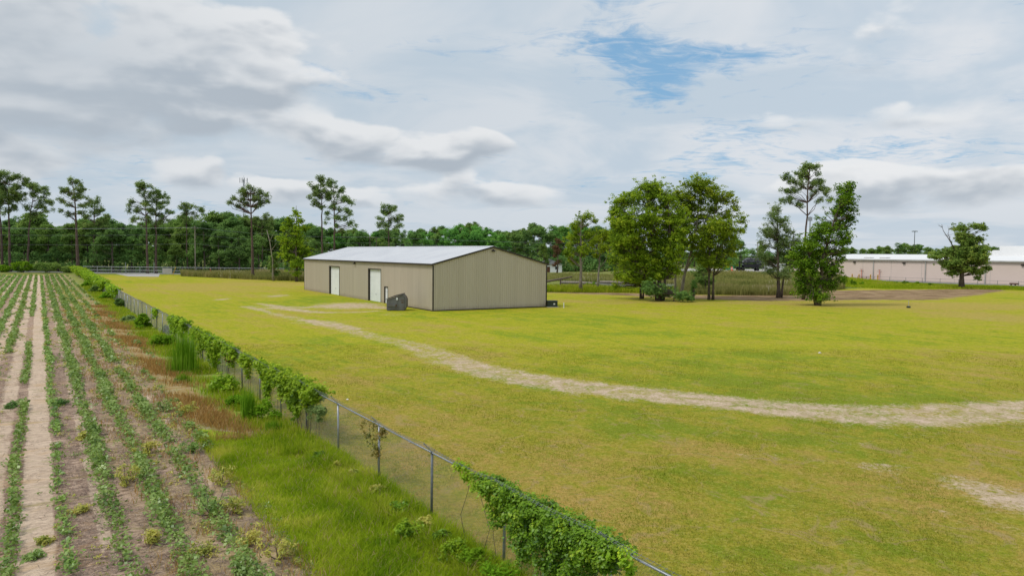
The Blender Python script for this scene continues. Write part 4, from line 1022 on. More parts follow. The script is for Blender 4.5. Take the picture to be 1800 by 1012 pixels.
photo_tree('pecan_tree', 'slim light green pecan at the left end beside the yellow topped tree', 'tree', 1021, 128,
           [(1020, 388, 12, 13), (1032, 380, 8, 8), (1008, 400, 11, 10), (1012, 418, 17, 14), (1034, 412, 14, 14), (1000, 436, 11, 9), (1022, 440, 17, 12), (1044, 388, 7, 5), (1010, 458, 12, 8), (998, 446, 9, 8)],
           [([(1021, None), (1021, 470), (1020, 430), (1020, 385)], .30, .05)], M['pecan'], M['pale_bark'], 'pecan trees in a row across the lawn', seed=15, dens=1.1, drop=.18, **PK)
photo_tree('leaning_tree', 'yellow green tree with bare forked trunk standing left of the largest pecan', 'tree', 1051, 136,
           [(1050, 420, 16, 9), (1066, 412, 14, 10), (1038, 430, 8, 7), (1075, 428, 10, 12), (1060, 436, 12, 8), (1046, 446, 6, 8)],
           [([(1051, None), (1052, 480), (1053, 450), (1056, 420)], .22, .07), ([(1053, 472), (1064, 458), (1070, 440)], .10, .04)], M['yellowleaf'], M['pale_bark'], seed=16, dens=1.2, drop=.1, **PK)
photo_tree('ivy_stump', 'dark ivy covered stump between the leaning pecan and the twin trunked pecan', 'stump', 1219, 108,
           [(1219, 500, 5, 8), (1219, 514, 4, 8)], [([(1219, None), (1219, 495)], .25, .2)], M['forest'], M['bark'], seed=17, cr=.4, per=50, ll=.2, lw=.12, dens=1.4)
photo_tree('shrub', 'dark leafy shrub growing among the feet of the largest pecan and the leaning one', 'shrub', 1185, 104,
           [(1178, 515, 16, 9), (1198, 518, 14, 9), (1165, 508, 8, 8), (1212, 524, 8, 5), (1150, 512, 14, 10), (1140, 505, 12, 12)], [([(1185, None), (1186, 515)], .08, .04)], M['forest'], M['bark'], seed=18, cr=.55, per=55, ll=.24, lw=.14, dens=1.2)
photo_tree('shrub', 'dark bush behind the foot of the twin trunked pecan', 'shrub', 1238, 128,
           [(1238, 478, 16, 16), (1246, 495, 15, 10), (1230, 492, 8, 9)], [([(1240, None), (1240, 490)], .08, .04)], M['oak'], M['bark'], seed=19, cr=.7, per=55, ll=.28, lw=.15, dens=1.1)
photo_tree('shrub', 'leafy shrub standing in the pasture left of the smaller pecan', 'shrub', 1140, 130,
           [(1146, 500, 14, 9), (1134, 506, 9, 8)], [([(1140, None), (1141, 500)], .08, .04)], M['shrub'], M['bark'], seed=20, cr=.6, per=50, ll=.28, lw=.15, dens=1.1)
photo_tree('ash_tree', 'grey green tree with thin crown standing left of the tall pine', 'tree', 1369, 116,
           [(1362, 368, 12, 13), (1350, 385, 12, 13), (1372, 392, 14, 14), (1356, 410, 18, 15), (1384, 410, 10, 12), (1345, 432, 10, 8), (1372, 435, 20, 16), (1398, 428, 9, 12), (1360, 458, 18, 13), (1388, 460, 16, 16), (1375, 480, 16, 12), (1352, 476, 10, 8), (1336, 425, 5, 4), (1344, 408, 12, 12), (1398, 455, 14, 18), (1380, 425, 16, 16), (1340, 450, 12, 12)],
           [([(1369, None), (1368, 490), (1364, 440), (1362, 372)], .32, .05), ([(1374, None), (1378, 490), (1388, 440), (1392, 410)], .2, .04)], M['ash'], M['bark'], seed=21, cr=.9, per=60, ll=.28, lw=.11, dens=1.2, drop=.10, branch=.5, twig=.05, flat=.7)
photo_tree('leafy_tree', 'dense bright tree leafy down to the grass in front of the tall pine', 'tree', 1440, 99,
           [(1476, 330, 13, 8), (1488, 326, 7, 5), (1484, 348, 14, 11), (1496, 368, 9, 9), (1474, 368, 20, 15), (1462, 392, 24, 16), (1484, 395, 14, 15), (1445, 412, 24, 17), (1470, 420, 22, 18), (1418, 430, 18, 14), (1445, 442, 30, 18), (1476, 448, 14, 14), (1410, 452, 16, 14), (1432, 470, 32, 18), (1466, 474, 20, 16), (1420, 495, 22, 14), (1452, 498, 26, 14), (1478, 490, 9, 8), (1486, 338, 13, 11), (1478, 352, 16, 14), (1418, 515, 18, 11), (1440, 520, 20, 10), (1404, 400 + 35, 10, 8), (1408, 470, 16, 18), (1490, 380, 12, 12), (1430, 420, 20, 16), (1400, 455, 14, 14)],
           [([(1440, None), (1442, 500), (1445, 450), (1460, 390), (1480, 340)], .3, .05), ([(1436, None), (1428, 500), (1420, 450)], .2, .05)], M['leafy'], M['bark'], seed=22, dens=.95, drop=.10, **PK)
photo_tree('magnolia_tree', 'lone rounded tree with a bare dead branch before the beige warehouse', 'tree', 1691, 158,
           [(1690, 400, 15, 8), (1708, 398, 14, 6), (1724, 402, 7, 4), (1680, 412, 9, 6), (1698, 416, 18, 9), (1716, 420, 12, 8), (1704, 434, 18, 10), (1722, 440, 10, 9), (1680, 442, 14, 8), (1658, 447, 17, 8), (1636, 451, 13, 5), (1696, 452, 24, 11), (1722, 458, 16, 10), (1666, 462, 17, 8), (1738, 471, 8, 7), (1692, 472, 24, 9), (1716, 478, 11, 8), (1675, 480, 12, 6), (1714, 488, 6, 4), (1700, 445, 26, 16), (1680, 462, 26, 14), (1712, 452, 20, 14), (1690, 425, 16, 12)],
           [([(1691, None), (1691, 485), (1692, 455), (1695, 405)], .50, .06), ([(1692, 480), (1710, 470), (1728, 462)], .2, .05), ([(1691, 480), (1672, 466), (1650, 452)], .2, .05)], M['magn'], M['bark'], seed=23, cr=1.0, per=56, ll=.40, lw=.22, dens=1.0, drop=.1, branch=.5, twig=.05, flat=.6,
           deadpx=[([(1680, 445), (1668, 424), (1656, 406), (1652, 394)], .14), ([(1670, 428), (1664, 412), (1666, 398)], .08)])
photo_tree('sweetgum_tree', 'bright green tree with a thin pointed top left of the tan warehouse', 'tree', 520, 160,
           [(520, 375, 6, 10), (512, 390, 8, 8), (529, 388, 6, 8), (504, 400, 9, 7), (522, 404, 12, 10), (535, 402, 7, 7), (500, 420, 14, 8), (524, 422, 14, 12), (508, 436, 18, 10), (528, 448, 18, 14), (504, 450, 16, 8), (522, 466, 16, 12), (535, 462, 9, 8), (521, 480, 8, 7)],
           [([(521, None), (521, 470), (520, 420), (520, 362)], .28, .04)], M['pecan'], M['bark'], seed=24, cr=1.0, per=60, ll=.42, lw=.24, dens=.75, drop=.12, branch=.5, flat=.6)
photo_tree('pruned_tree', 'half dead tree with bare pale top and leafy clump left of the bright green tree', 'tree', 480, 163,
           [(479, 452, 7, 9), (478, 466, 9, 11), (481, 478, 6, 7)], [([(480, None), (479, 455), (474, 425), (468, 404)], .26, .06), ([(474, 425), (480, 412)], .08, .03), ([(477, 440), (486, 428)], .09, .03)], M['oak'], M['pale_bark'], seed=25, cr=.8, per=60, ll=.36, lw=.2, dens=1.1)

# ------------------------------------------------------------------ pines
PN = dict(spray=.5, cr=1.0, per=26, ll=.62, lw=.15, drop=.1, branch=.18, twig=.06, flat=.85, grow=1.0, depth=1.0)
def pine(label, bx, Y, pads, tr_, r0, seed, group='tall pines before the wood', **kw):
    k = dict(PN); k.update(kw); rg_ = random.Random(seed); sub = []
    for a, b_, rx, ry in pads:
        for q in range(5 if rx > 6 else 3):
            sub.append((a + rg_.uniform(-.9, .9) * rx, b_ + rg_.uniform(-1.2, 1.0) * ry, rx * rg_.uniform(.42, .75), ry * rg_.uniform(.6, 1.15)))
    return photo_tree('pine_tree', label, 'pine tree', bx, Y, sub, [(tr_, r0, .07)], M['pine'], M['pine_bark'], group, seed=seed, **k)
pine('tall pine cut by the left edge of the picture', 4, 214, [(-6, 320, 15, 9), (-2, 338, 12, 7), (-12, 352, 12, 6), (2, 358, 8, 5), (-8, 372, 12, 5)], [(4, None), (3, 400), (1, 350), (-3, 322)], .42, 31)
pine('broad dense topped pine second from the left edge', 17, 210, [(20, 312, 18, 6), (34, 322, 14, 7), (8, 326, 14, 7), (28, 335, 15, 7), (14, 342, 14, 7), (38, 346, 8, 5), (24, 352, 12, 6), (6, 358, 10, 5), (32, 364, 8, 4), (12, 372, 8, 4)], [(17, None), (17, 400), (18, 350), (20, 315)], .42, 32, dens=1.25)
pine('pine with a curving trunk third from the left edge', 48, 212, [(56, 327, 13, 6), (72, 330, 11, 6), (84, 342, 8, 6), (62, 340, 11, 5), (90, 358, 7, 4), (76, 352, 9, 4), (84, 368, 10, 3), (50, 365, 8, 4), (64, 380, 13, 5), (70, 362, 7, 3)], [(48, None), (52, 400), (57, 365), (63, 345), (60, 328)], .36, 33)
pine('tall spreading pine with bare limbs behind the end of the crop rows', 137, 205, [(132, 321, 10, 5), (142, 326, 6, 4), (112, 334, 9, 4), (123, 338, 10, 5), (146, 336, 11, 5), (134, 345, 10, 5), (154, 349, 7, 5), (107, 350, 6, 3), (118, 358, 9, 3), (150, 362, 7, 4), (110, 372, 6, 3), (124, 376, 8, 3), (146, 376, 7, 3)], [(137, None), (135, 400), (135, 355), (132, 322)], .52, 34, dens=.9)
pine('shorter pine close to the right of the spreading pine', 165, 216, [(168, 354, 8, 4), (158, 362, 8, 4), (177, 366, 7, 5), (166, 374, 12, 5), (188, 382, 7, 4), (176, 390, 12, 4), (154, 384, 8, 4), (184, 399, 10, 3), (160, 396, 9, 3)], [(165, None), (166, 400), (168, 355)], .36, 35)
pine('tallest pine of the pair beyond the concrete pad', 259, 204, [(248, 322, 7, 5), (257, 326, 10, 6), (266, 331, 6, 5), (246, 338, 6, 4), (261, 342, 10, 6), (233, 358, 7, 5), (240, 368, 9, 4), (228, 371, 4, 3), (256, 358, 10, 5), (264, 372, 9, 4), (240, 386, 7, 4), (256, 384, 8, 4)], [(259, None), (258, 400), (256, 350), (252, 323)], .38, 36)
pine('shorter pine of the pair beyond the concrete pad', 274, 206, [(278, 342, 9, 5), (289, 347, 8, 5), (270, 353, 8, 4), (295, 359, 6, 5), (282, 362, 12, 5), (299, 373, 8, 3), (276, 377, 12, 5), (290, 388, 11, 3), (268, 388, 8, 4)], [(274, None), (275, 390), (277, 345)], .36, 37)
pine('flat topped slender pine left of the pale utility pole', 329, 214, [(325, 361, 9, 4), (338, 365, 10, 4), (350, 371, 8, 4), (316, 368, 5, 4), (333, 374, 9, 4), (319, 380, 6, 3), (344, 382, 6, 3), (328, 388, 7, 3)], [(329, None), (328, 400), (329, 366)], .26, 38)
pine('lone pine with bare trunk and open flat crown at the edge of the lawn', 443, 172, [(442, 331, 9, 4), (428, 335, 7, 3), (455, 339, 8, 4), (467, 343, 5, 4), (434, 343, 8, 3), (414, 350, 6, 2.5), (407, 356, 5, 2), (449, 349, 10, 3.5), (465, 355, 7, 3), (426, 352, 6, 2.5), (436, 360, 5, 2), (455, 363, 6, 2), (419, 362, 4, 1.5)], [(444, None), (443, 400), (442, 365), (441, 332)], .40, 39, dens=1.1, branch=.8)
pine('dark topped pine just behind the lone pine', 461, 222, [(460, 382, 9, 6), (470, 390, 9, 5), (450, 390, 9, 5), (476, 400, 6, 3)], [(461, None), (461, 385)], .3, 40)
pine('tall narrow pine behind the left end of the white roof', 567, 190, [(562, 317, 10, 5), (574, 322, 9, 6), (554, 330, 8, 5), (568, 334, 11, 6), (546, 344, 5, 4), (560, 347, 9, 5), (574, 348, 7, 6), (556, 359, 8, 4), (568, 362, 6, 4), (576, 388, 5, 6)], [(567, None), (566, 400), (565, 350), (563, 318)], .30, 41, dens=1.1)
pine('tall leafy pine just right of the narrow pine behind the white roof', 587, 190, [(586, 327, 8, 5), (596, 334, 8, 5), (582, 343, 9, 6), (597, 350, 11, 6), (612, 357, 7, 5), (588, 362, 8, 5), (604, 368, 9, 4), (617, 376, 6, 4), (577, 374, 6, 4), (600, 384, 12, 3), (618, 394, 8, 3), (592, 396, 6, 2)], [(587, None), (588, 400), (587, 330)], .32, 42, dens=1.1)
pine('round topped pine rising behind the middle of the white roof', 683, 200, [(680, 361, 8, 4), (691, 365, 7, 4), (671, 370, 6, 4), (685, 374, 12, 4), (700, 383, 7, 4), (690, 386, 10, 4), (671, 388, 8, 4), (681, 395, 9, 4), (699, 396, 8, 3), (664, 396, 4, 2.5)], [(683, None), (683, 400), (684, 365)], .28, 43)
pine('very tall pine with layered crown between the grey green tree and the dense bright tree', 1413, 112, [(1418, 294, 13, 5), (1430, 302, 10, 6), (1404, 303, 10, 5), (1378, 311, 9, 4), (1388, 320, 11, 4), (1414, 312, 12, 5), (1430, 318, 10, 5), (1440, 330, 8, 4), (1412, 328, 13, 5), (1376, 338, 7, 4), (1392, 336, 9, 4), (1425, 340, 8, 4), (1447, 340, 7, 5), (1370, 351, 6, 4), (1388, 352, 9, 3.5), (1402, 360, 7, 2.5), (1453, 348, 5, 5), (1436, 352, 6, 2.5)], [(1413, None), (1413, 440), (1414, 380), (1413, 335), (1416, 296)], .24, 44, group='tall pine among the lawn trees', cr=.62, per=40, ll=.34, lw=.085, twig=.05, dens=.95, branch=.12)

# ------------------------------------------------------------------ the wood: individual trees, copied with their crowns and trunks
def forest_proto(H, Wd, leaf, seed, low=.12, ll=.50, dens=.95, per=62, cr=1.25):
    rng = np.random.default_rng(seed); root = empty('broadleaf_tree', (0, 0, 0)); env = []
    for i in range(11):
        z = H * rng.uniform(low + .12, .90); tt = (z / H - low) / (1 - low); w_ = Wd / 2 * math.sin(math.pi * min(max(tt * .8 + .22, .05), .97)) ** .7
        a = rng.uniform(0, 6.28); rr_ = w_ * rng.uniform(.2, .75); sz = Wd * rng.uniform(.18, .28)
        env.append((rr_ * math.cos(a), rr_ * math.sin(a), min(z, H - sz * .7), sz, sz, sz * .72))
    env.append((0, 0, H - Wd * .16, Wd * .2, Wd * .2, Wd * .16))
    tree_parts('broadleaf_tree', root, env, [([(0, 0, 0), (rng.uniform(-.3, .3), 0, H * .4), (rng.uniform(-.6, .6), rng.uniform(-.5, .5), H * .85)], .30, .06)], leaf, M['bark'], cr=cr, per=per, ll=ll, lw=ll * .55, seed=seed, dens=dens, branch=.25, twig=.06, flat=.65)
    return root
protos = {}; MULT = 2.2
for i, (H, Wd) in enumerate(((15, 10), (16, 9), (14, 11), (17, 11))): protos['d%d' % i] = (forest_proto(H, Wd, M['forest'], 100 + i), H)
for i, (H, Wd) in enumerate(((15, 10), (16, 11))): protos['o%d' % i] = (forest_proto(H, Wd, M['oak'], 120 + i), H)
for i, (H, Wd) in enumerate(((16, 9), (15, 11))): protos['b%d' % i] = (forest_proto(H, Wd, M['forest2'], 130 + i, dens=.8), H)
protos['br0'] = (forest_proto(13, 5, M['brownleaf'], 140, dens=.6), 13)
used_proto = set()
def copy_tree(root):
    r = root.copy(); S.collection.objects.link(r)
    for ch in root.children:
        c_ = ch.copy(); S.collection.objects.link(c_); c_.parent = r
    return r
def put_tree(key, px, top, Y, label, group, wide=1.0, seed=0):
    root, H = protos[key]; h = max(ZT(px, top, Y), 2.5)
    o = root if key not in used_proto else copy_tree(root); used_proto.add(key)
    x, y = XY(px, Y); o.location = (x, y, yz(x, y)); o.rotation_euler = (0, 0, seed * 2.4); s = h / H; o.scale = (s * wide, s * wide, s)
    return tag(o, label, 'tree', group)
rr = random.Random(77)
seen = {}
def where(px, marks):
    d_, nm = min((abs(px - m_), nm) for m_, nm in marks); m_ = [q for q, n_ in marks if n_ == nm][0]
    return ('behind ' if abs(px - m_) < 6 else 'just left of ' if px < m_ else 'just right of ') + nm
def uniq(s_):
    seen[s_] = seen.get(s_, 0) + 1
    return ('', 'further right ', 'rightmost ', 'very last ')[min(seen[s_], 4) - 1] + s_
LM = [(-60, 'the left picture edge'), (3, 'the edge cut pine'), (17, 'the dense topped pine'), (48, 'the curving pine'), (95, 'the curving pine gap'), (137, 'the spreading pine'), (165, 'the short pine'), (212, 'the pine pair gap'), (259, 'the tallest paired pine'), (274, 'the shorter paired pine'), (329, 'the flat topped pine'), (343, 'the pale utility pole'), (390, 'the cell tower side'), (443, 'the lone pine'), (480, 'the half dead tree'), (520, 'the bright tree'), (555, 'the warehouse left end')]
CM = [(567, 'the narrow pine'), (587, 'the leafy pine'), (625, 'the flat roof corner'), (650, 'the twin utility pole'), (683, 'the round topped pine'), (740, 'the roof middle'), (800, 'the white roof right part'), (868, 'the gable peak'), (915, 'the sloping gable edge'), (960, 'the far house'), (979, 'the rusty brown tree'), (1021, 'the slim pecan'), (1051, 'the yellow green tree'), (1085, 'the low drooping pecan')]
RM = [(1127, 'the low pecan'), (1160, 'the largest pecan'), (1195, 'the leaning pecan'), (1250, 'the twin trunked pecan'), (1300, 'the debris truck'), (1369, 'the grey green tree'), (1413, 'the very tall pine'), (1440, 'the dense bright tree')]
WM = [(1440, 'the dense bright tree'), (1501, 'the first wall light'), (1535, 'the first downspout'), (1588, 'the second wall light'), (1605, 'the floodlight mast'), (1626, 'the second downspout'), (1660, 'the dead branch'), (1691, 'the lone tree'), (1740, 'the raised roof'), (1785, 'the right picture edge')]
top_l = lambda px: float(np.interp(px, [-300, 0, 60, 100, 150, 190, 230, 300, 350, 400, 450, 480, 530, 560, 640, 700, 740, 800, 840, 870, 900, 950, 1000, 1060, 1100, 1200, 1300, 1340, 1420, 1500],
                                       [395, 392, 380, 392, 388, 386, 398, 388, 382, 382, 383, 388, 398, 402, 400, 404, 402, 394, 390, 402, 400, 394, 394, 398, 405, 415, 428, 432, 438, 440]))
k = 0
GL = 'dark broadleaf trees of the wood behind the far road'
for row, (Y0, step, jit, dtop) in enumerate(((222, 21, 6, 10), (238, 19, 8, 1), (258, 17, 9, -2))):
    px = -150 if row < 2 else -120
    while px < 560:
        key = rr.choice(['d0', 'd1', 'd2', 'd3', 'o0', 'o1'])
        put_tree(key, px + rr.uniform(-5, 5), top_l(px) + dtop + rr.uniform(-13, 9), Y0 + rr.uniform(-6, 6), uniq(('%s tree, %s row of wood, ' % ('olive' if key[0] == 'o' else 'dark green', ('front', 'middle', 'back')[row])) + where(px, LM)), GL, 1.05, k)
        k += 1; px += step + rr.uniform(-jit, jit) * .5
GC = 'broadleaf trees of the wood behind the tan warehouse'
for row, (Y0, step, dtop) in enumerate(((285, 22, 6), (305, 20, 1), (330, 19, -1))):
    px = 545
    while px < 1090:
        key = rr.choice(['b0', 'b1', 'd1', 'b0']) if 725 < px < 880 and row < 2 else rr.choice(['d0', 'd1', 'd2', 'd3', 'o0', 'b1'])
        put_tree(key, px + rr.uniform(-6, 6), top_l(px) + dtop + rr.uniform(-5, 7), Y0 + rr.uniform(-6, 6), uniq(('%s tree, %s row of wood, ' % ({'o': 'olive', 'b': 'bright green', 'd': 'dark green'}[key[0]], ('front', 'middle', 'back')[row])) + where(px, CM)), GC, 1.0, k)
        k += 1; px += step + rr.uniform(-4, 4)
for px, top, Y in ((1078, 400, 280), (1110, 418, 275), (1150, 420, 285), (1200, 426, 285), (1235, 430, 280), (1270, 424, 280), (1300, 428, 285), (1322, 436, 300), (1348, 440, 300), (1385, 438, 310), (1420, 436, 310), (1460, 437, 330), (1095, 412, 300), (1175, 424, 305), (1220, 420, 300), (1290, 420, 310), (1338, 428, 320)):
    key = rr.choice(['d0', 'd1', 'o0', 'd3', 'b1']); put_tree(key, px, top, Y, uniq(('distant %s tree, %s, ' % ({'o': 'olive', 'b': 'bright green', 'd': 'dark green'}[key[0]], 'farther back' if Y > 290 else 'by the yard')) + where(px, RM)), 'distant trees behind the yard', 1.1, k); k += 1
px = 1440
while px < 1800:
    tp = float(np.interp(px, [1440, 1500, 1530, 1560, 1585, 1620, 1650, 1670, 1700, 1740, 1800], [438, 434, 434, 429, 427, 431, 436, 432, 430, 431, 440]))
    key = rr.choice(['d0', 'd2', 'o0', 'd3', 'o1']); put_tree(key, px + rr.uniform(-3, 3), tp + rr.uniform(-2, 2), 430 + rr.uniform(-15, 25), uniq(('distant %s tree over the beige roof ' % ('olive' if key[0] == 'o' else 'dark green')) + where(px, WM)), 'distant trees above the beige warehouse', 1.25, k)
    k += 1; px += 14 + rr.uniform(-3, 4)
put_tree('br0', 979, 418, 240, 'rusty brown dead leaved tree at the edge of the wood right of the tan warehouse', None, 1.0, 3)
put_tree('o0', 955, 425, 245, 'dull olive tree directly left of the small far house', None, .7, 5)
for i, (px, top, Y, key) in enumerate(((198, 400, 214, 'd2'), (310, 425, 214, 'o1'), (385, 405, 214, 'd0'), (455, 412, 205, 'd2'), (420, 395, 212, 'd3'), (550, 420, 205, 'd1'))):
    put_tree(key, px, top, Y, ['dark tree with leaning black limbs beyond the left end of the concrete pad', 'olive tree behind the pale gate panel', 'dark tree just right of the pale utility pole', 'dark rounded tree at the foot of the lone pine', 'large dark tree left of the lone pine', 'dark tree against the left end of the tan warehouse'][i], None, 1.1, i)

# low growth: leaf masses one cannot count
def leaf_mass(name, cents, rads, per, ll, leaf, label, cat, seed=0, flat=.8, parent=None, kind='stuff', group=None, lw=.55):
    rng = np.random.default_rng(seed); P, Nn_ = clump_points(np.array(cents, float), np.array(rads, float), per, rng, flat); P[:, 2] = np.maximum(P[:, 2], .03)
    L = ll * rng.uniform(.7, 1.3, len(P)); V, Fc = leaf_faces(P, Nn_, L, L * lw, rng)
    cr_ = np.repeat(rng.uniform(0, 1, len(cents)), per) * .5 + rng.uniform(0, 1, len(P)) * .5
    o = obj_np(name, V, Fc, leaf, parent, cr_); tag(o, label, cat, group, kind); return o
rng = np.random.default_rng(5)
cc = []; cr_ = []
for i in range(800):
    px = rng.uniform(-260, 560); Y = rng.uniform(213, 232); x, y = XY(px, Y); h = rng.uniform(.2, 5.5); cc.append((x, y, h)); cr_.append(rng.uniform(1.0, 2.0))
leaf_mass('undergrowth', cc, cr_, 55, .6, M['forest'], 'dark tangled undergrowth along the foot of the wood beyond the road', 'undergrowth', 6)
cc = []; cr_ = []
for i in range(620):
    px = rng.uniform(540, 1100); Y = rng.uniform(272, 290); x, y = XY(px, Y); cc.append((x, y, rng.uniform(.3, 5.5))); cr_.append(rng.uniform(1.2, 2.2))
leaf_mass('undergrowth', cc, cr_, 50, .7, M['forest'], 'dark undergrowth along the foot of the wood behind the tan warehouse', 'undergrowth', 7)
cc = []; cr_ = []
for i in range(420):
    px = rng.uniform(1090, 1470); Y = rng.uniform(296, 312); x, y = XY(px, Y); cc.append((x, y, yz(x, y) + rng.uniform(.3, 5.5))); cr_.append(rng.uniform(1.2, 2.2))
leaf_mass('undergrowth', cc, cr_, 50, .7, M['forest'], 'dark undergrowth along the tree line behind the debris truck', 'undergrowth', 9)
cc = []; cr_ = []
for i in range(1500):
    px = rng.uniform(-700, 2500); Y = rng.uniform(560, 640); x, y = XY(px, Y); cc.append((x, y, rng.uniform(.5, 11 + 3 * math.sin(px * .05)))); cr_.append(rng.uniform(3.0, 5.0))
leaf_mass('distant_wood', cc, cr_, 40, 2.0, M['forest'], 'distant dark wood closing the horizon behind everything', 'wood', 8)
# bushes at the end of the field
for i, (px, py, rx, ry, Y, lab) in enumerate(((38, 468, 20, 8, 203, 'rounded bush behind the end of the crop rows, left one of two'), (82, 468, 24, 8, 202, 'large dark bush behind the end of the crop rows, right one of two'), (5, 472, 12, 5, 204, 'low bush at the left edge behind the crop field'), (118, 474, 10, 5, 203, 'small bush where the fence reaches the far road'))):
    x, y = XY(px, Y); s_ = Y / F; rg = np.random.default_rng(60 + i); n = 26; d = unit(rg.normal(size=(n, 3))); c0_ = np.array([0, 0, max(ZT(px, py, Y), .8)])
    C = c0_ + d * np.array([rx * s_ * .8, rx * s_ * .6, ry * s_ * .8]); C[:, 2] = np.maximum(C[:, 2], .3)
    e = empty('bush', (x, y, 0)); tag(e, lab, 'bush'); P, Nn_ = clump_points(C, np.full(n, .8), 90, rg, .8); P[:, 2] = np.maximum(P[:, 2], .03)
    V, Fc = leaf_faces(P, Nn_, .4, .22, rg); obj_np('foliage', V, Fc, M['oak'] if i % 2 else M['shrub'], e, rg.uniform(0, 1, len(P)))
    m = MB()
    for j in range(6): m.tube([(rg.uniform(-.5, .5), rg.uniform(-.5, .5), 0), tuple(C[j])], [.06, .02], 5)
    m.build('stem', M['bark'], e)

# ------------------------------------------------------------------ tall weeds and reeds in the rough meadow
def weed_field(name, region, n, h0, h1, w, leaf, label, seed, leafy=.4):
    """region: function (rng, n) -> x, y"""
    rg = np.random.default_rng(seed); x, y = region(rg, n); z = rise(x, y)
    B = np.stack([x, y, z], 1); nz_ = .5 + .5 * np.sin(x * .23 + 1.3 * np.sin(y * .17)) * np.sin(y * .19 + np.sin(x * .11)); h = (h0 + (h1 - h0) * rg.uniform(0, 1, n)) * (.6 + .6 * nz_)
    V, Fc = blades(B, h, w * rg.uniform(.6, 1.4, n), .3, rg); o = obj_np(name, V, Fc, leaf, None, np.tile(np.clip(nz_ * .6 + rg.uniform(0, .5, n), 0, .96) + (rg.uniform(0, 1, n) > .97) * .1, 2))
    return tag(o, label, 'weeds', None, 'stuff')
def reg_px(px0, px1, f_lo, f_hi):
    def r_(rg, n):
        px = rg.uniform(px0, px1, n); a = np.interp(px, *zip(*f_lo)); b_ = np.interp(px, *zip(*f_hi)); Y = a + (b_ - a) * rg.uniform(0, 1, n); return (px - 900) / F * Y, Y
    return r_
yg = lambda px, py: G(px, py)[1]
weed_field('tall_weeds', reg_px(318, 545, [(318, 186), (430, 170), (545, 160)], [(318, 200), (545, 200)]), 26000, .8, 1.9, .16, M['weed'], 'tall seeding weeds between the lawn and the dark wood left of the warehouse', 201)
weed_field('tall_weeds', reg_px(1190, 1485, [(1190, 124), (1300, 122), (1400, 124), (1485, 150)], [(1190, 142), (1485, 160)]), 26000, .7, 1.6, .13, M['weed'], 'tall brown green weeds behind the strip of mulch under the trees', 202)
weed_field('tall_weeds', reg_px(955, 1480, [(955, 178), (1200, 170), (1480, 168)], [(955, 235), (1190, 220), (1200, 203), (1480, 203)]), 30000, .4, 1.2, .2, M['weed'], 'far band of rough weeds behind the pond', 203)
weed_field('tall_weeds', reg_px(955, 1200, [(955, 126), (1200, 126)], [(955, 140), (1200, 142)]), 14000, .4, 1.1, .12, M['grassb'], 'bright green rough grass beside the fallen logs', 204)
weed_field('meadow_grass', reg_px(1475, 1830, [(1475, 160), (1560, 152), (1700, 156), (1830, 152)], [(1475, 205), (1600, 186), (1830, 162)]), 26000, .25, .6, .14, M['grassb'], 'low green grass strip before the service road of the beige warehouse', 205)
for i, (px, py, r_, lab) in enumerate(((1500, 497, 5, 'leafy shrub left of the first yellow bollard'), (1515, 498, 3, 'small shrub below the yellow bollards'), (1590, 497, 3.4, 'shrub in the green strip left of the lone rounded tree'), (1612, 497, 3, 'low shrub beside the thin weeds before the beige wall'), (1634, 500, 4, 'broad weed clump left of the trunk of the lone rounded tree'),
                                       (1040, 500, 5, 'leafy weed clump on the pond bank below the yellow green tree'), (965, 507, 4, 'green weed clump at the right corner of the tan warehouse'), (1575, 497, 2.5, 'small shrub by the second wall light of the beige warehouse'))):
    x, y = G(px, py + r_); rg = np.random.default_rng(80 + i); s_ = y / F; n = 12; C = rg.normal(size=(n, 3)) * np.array([r_ * s_ * .7, r_ * s_ * .5, r_ * s_ * .4]) + np.array([0, 0, r_ * s_ * 1.0]); C[:, 2] = np.maximum(C[:, 2], .1)
    e = empty('shrub', (x, y, 0)); tag(e, lab, 'shrub'); P, Nn_ = clump_points(C, np.full(n, r_ * s_ * .5), 60, rg, .9); P[:, 2] = np.maximum(P[:, 2], .03); V, Fc = leaf_faces(P, Nn_, .26, .14, rg); obj_np('foliage', V, Fc, M['shrub'], e, rg.uniform(0, 1, len(P)))
    m = MB(); [m.tube([(0, 0, 0), tuple(C[j])], [.03, .012], 5) for j in range(4)]; m.build('stem', M['bark'], e)

# ------------------------------------------------------------------ chain link fence beside the field
FH = 1.72; PS = 3.4
fe = empty('chain_link_fence', (0, 0, 0)); tag(fe, 'long galvanised chain link fence with barbed wire dividing crop field and lawn', 'fence')
l0, l1 = -PS * 4, PS * 60
for i in range(-4, 61):
    l = i * PS; m = MB(); lean = Vector((rr.uniform(-.02, .02), rr.uniform(-.02, .02), 0))
    a = sl_pt(0, l, 0); b_ = sl_pt(0, l, FH - .02) + lean
    m.tube([a, b_], .033, 8); m.tube([b_, b_ + Vector((0, 0, .05))], [.042, .03], 8); po = m.build('post', M['galv'] if i % 3 else M['galv_dark'], fe, smooth=True)
    m = MB(); q = b_ + Vector((0, 0, .03)); tip = q - FP * .24 + Vector((0, 0, .26)); m.bar(q, tip, .035, .02); m.build('barbed_wire_arm', M['galv'], po)
m = MB(); m.tube([sl_pt(0, l0 + (l1 - l0) * i / 30, FH + rr.uniform(-.012, .012)) for i in range(31)], .022, 8); m.build('top_rail', M['galv'], fe, smooth=True)
m = MB()
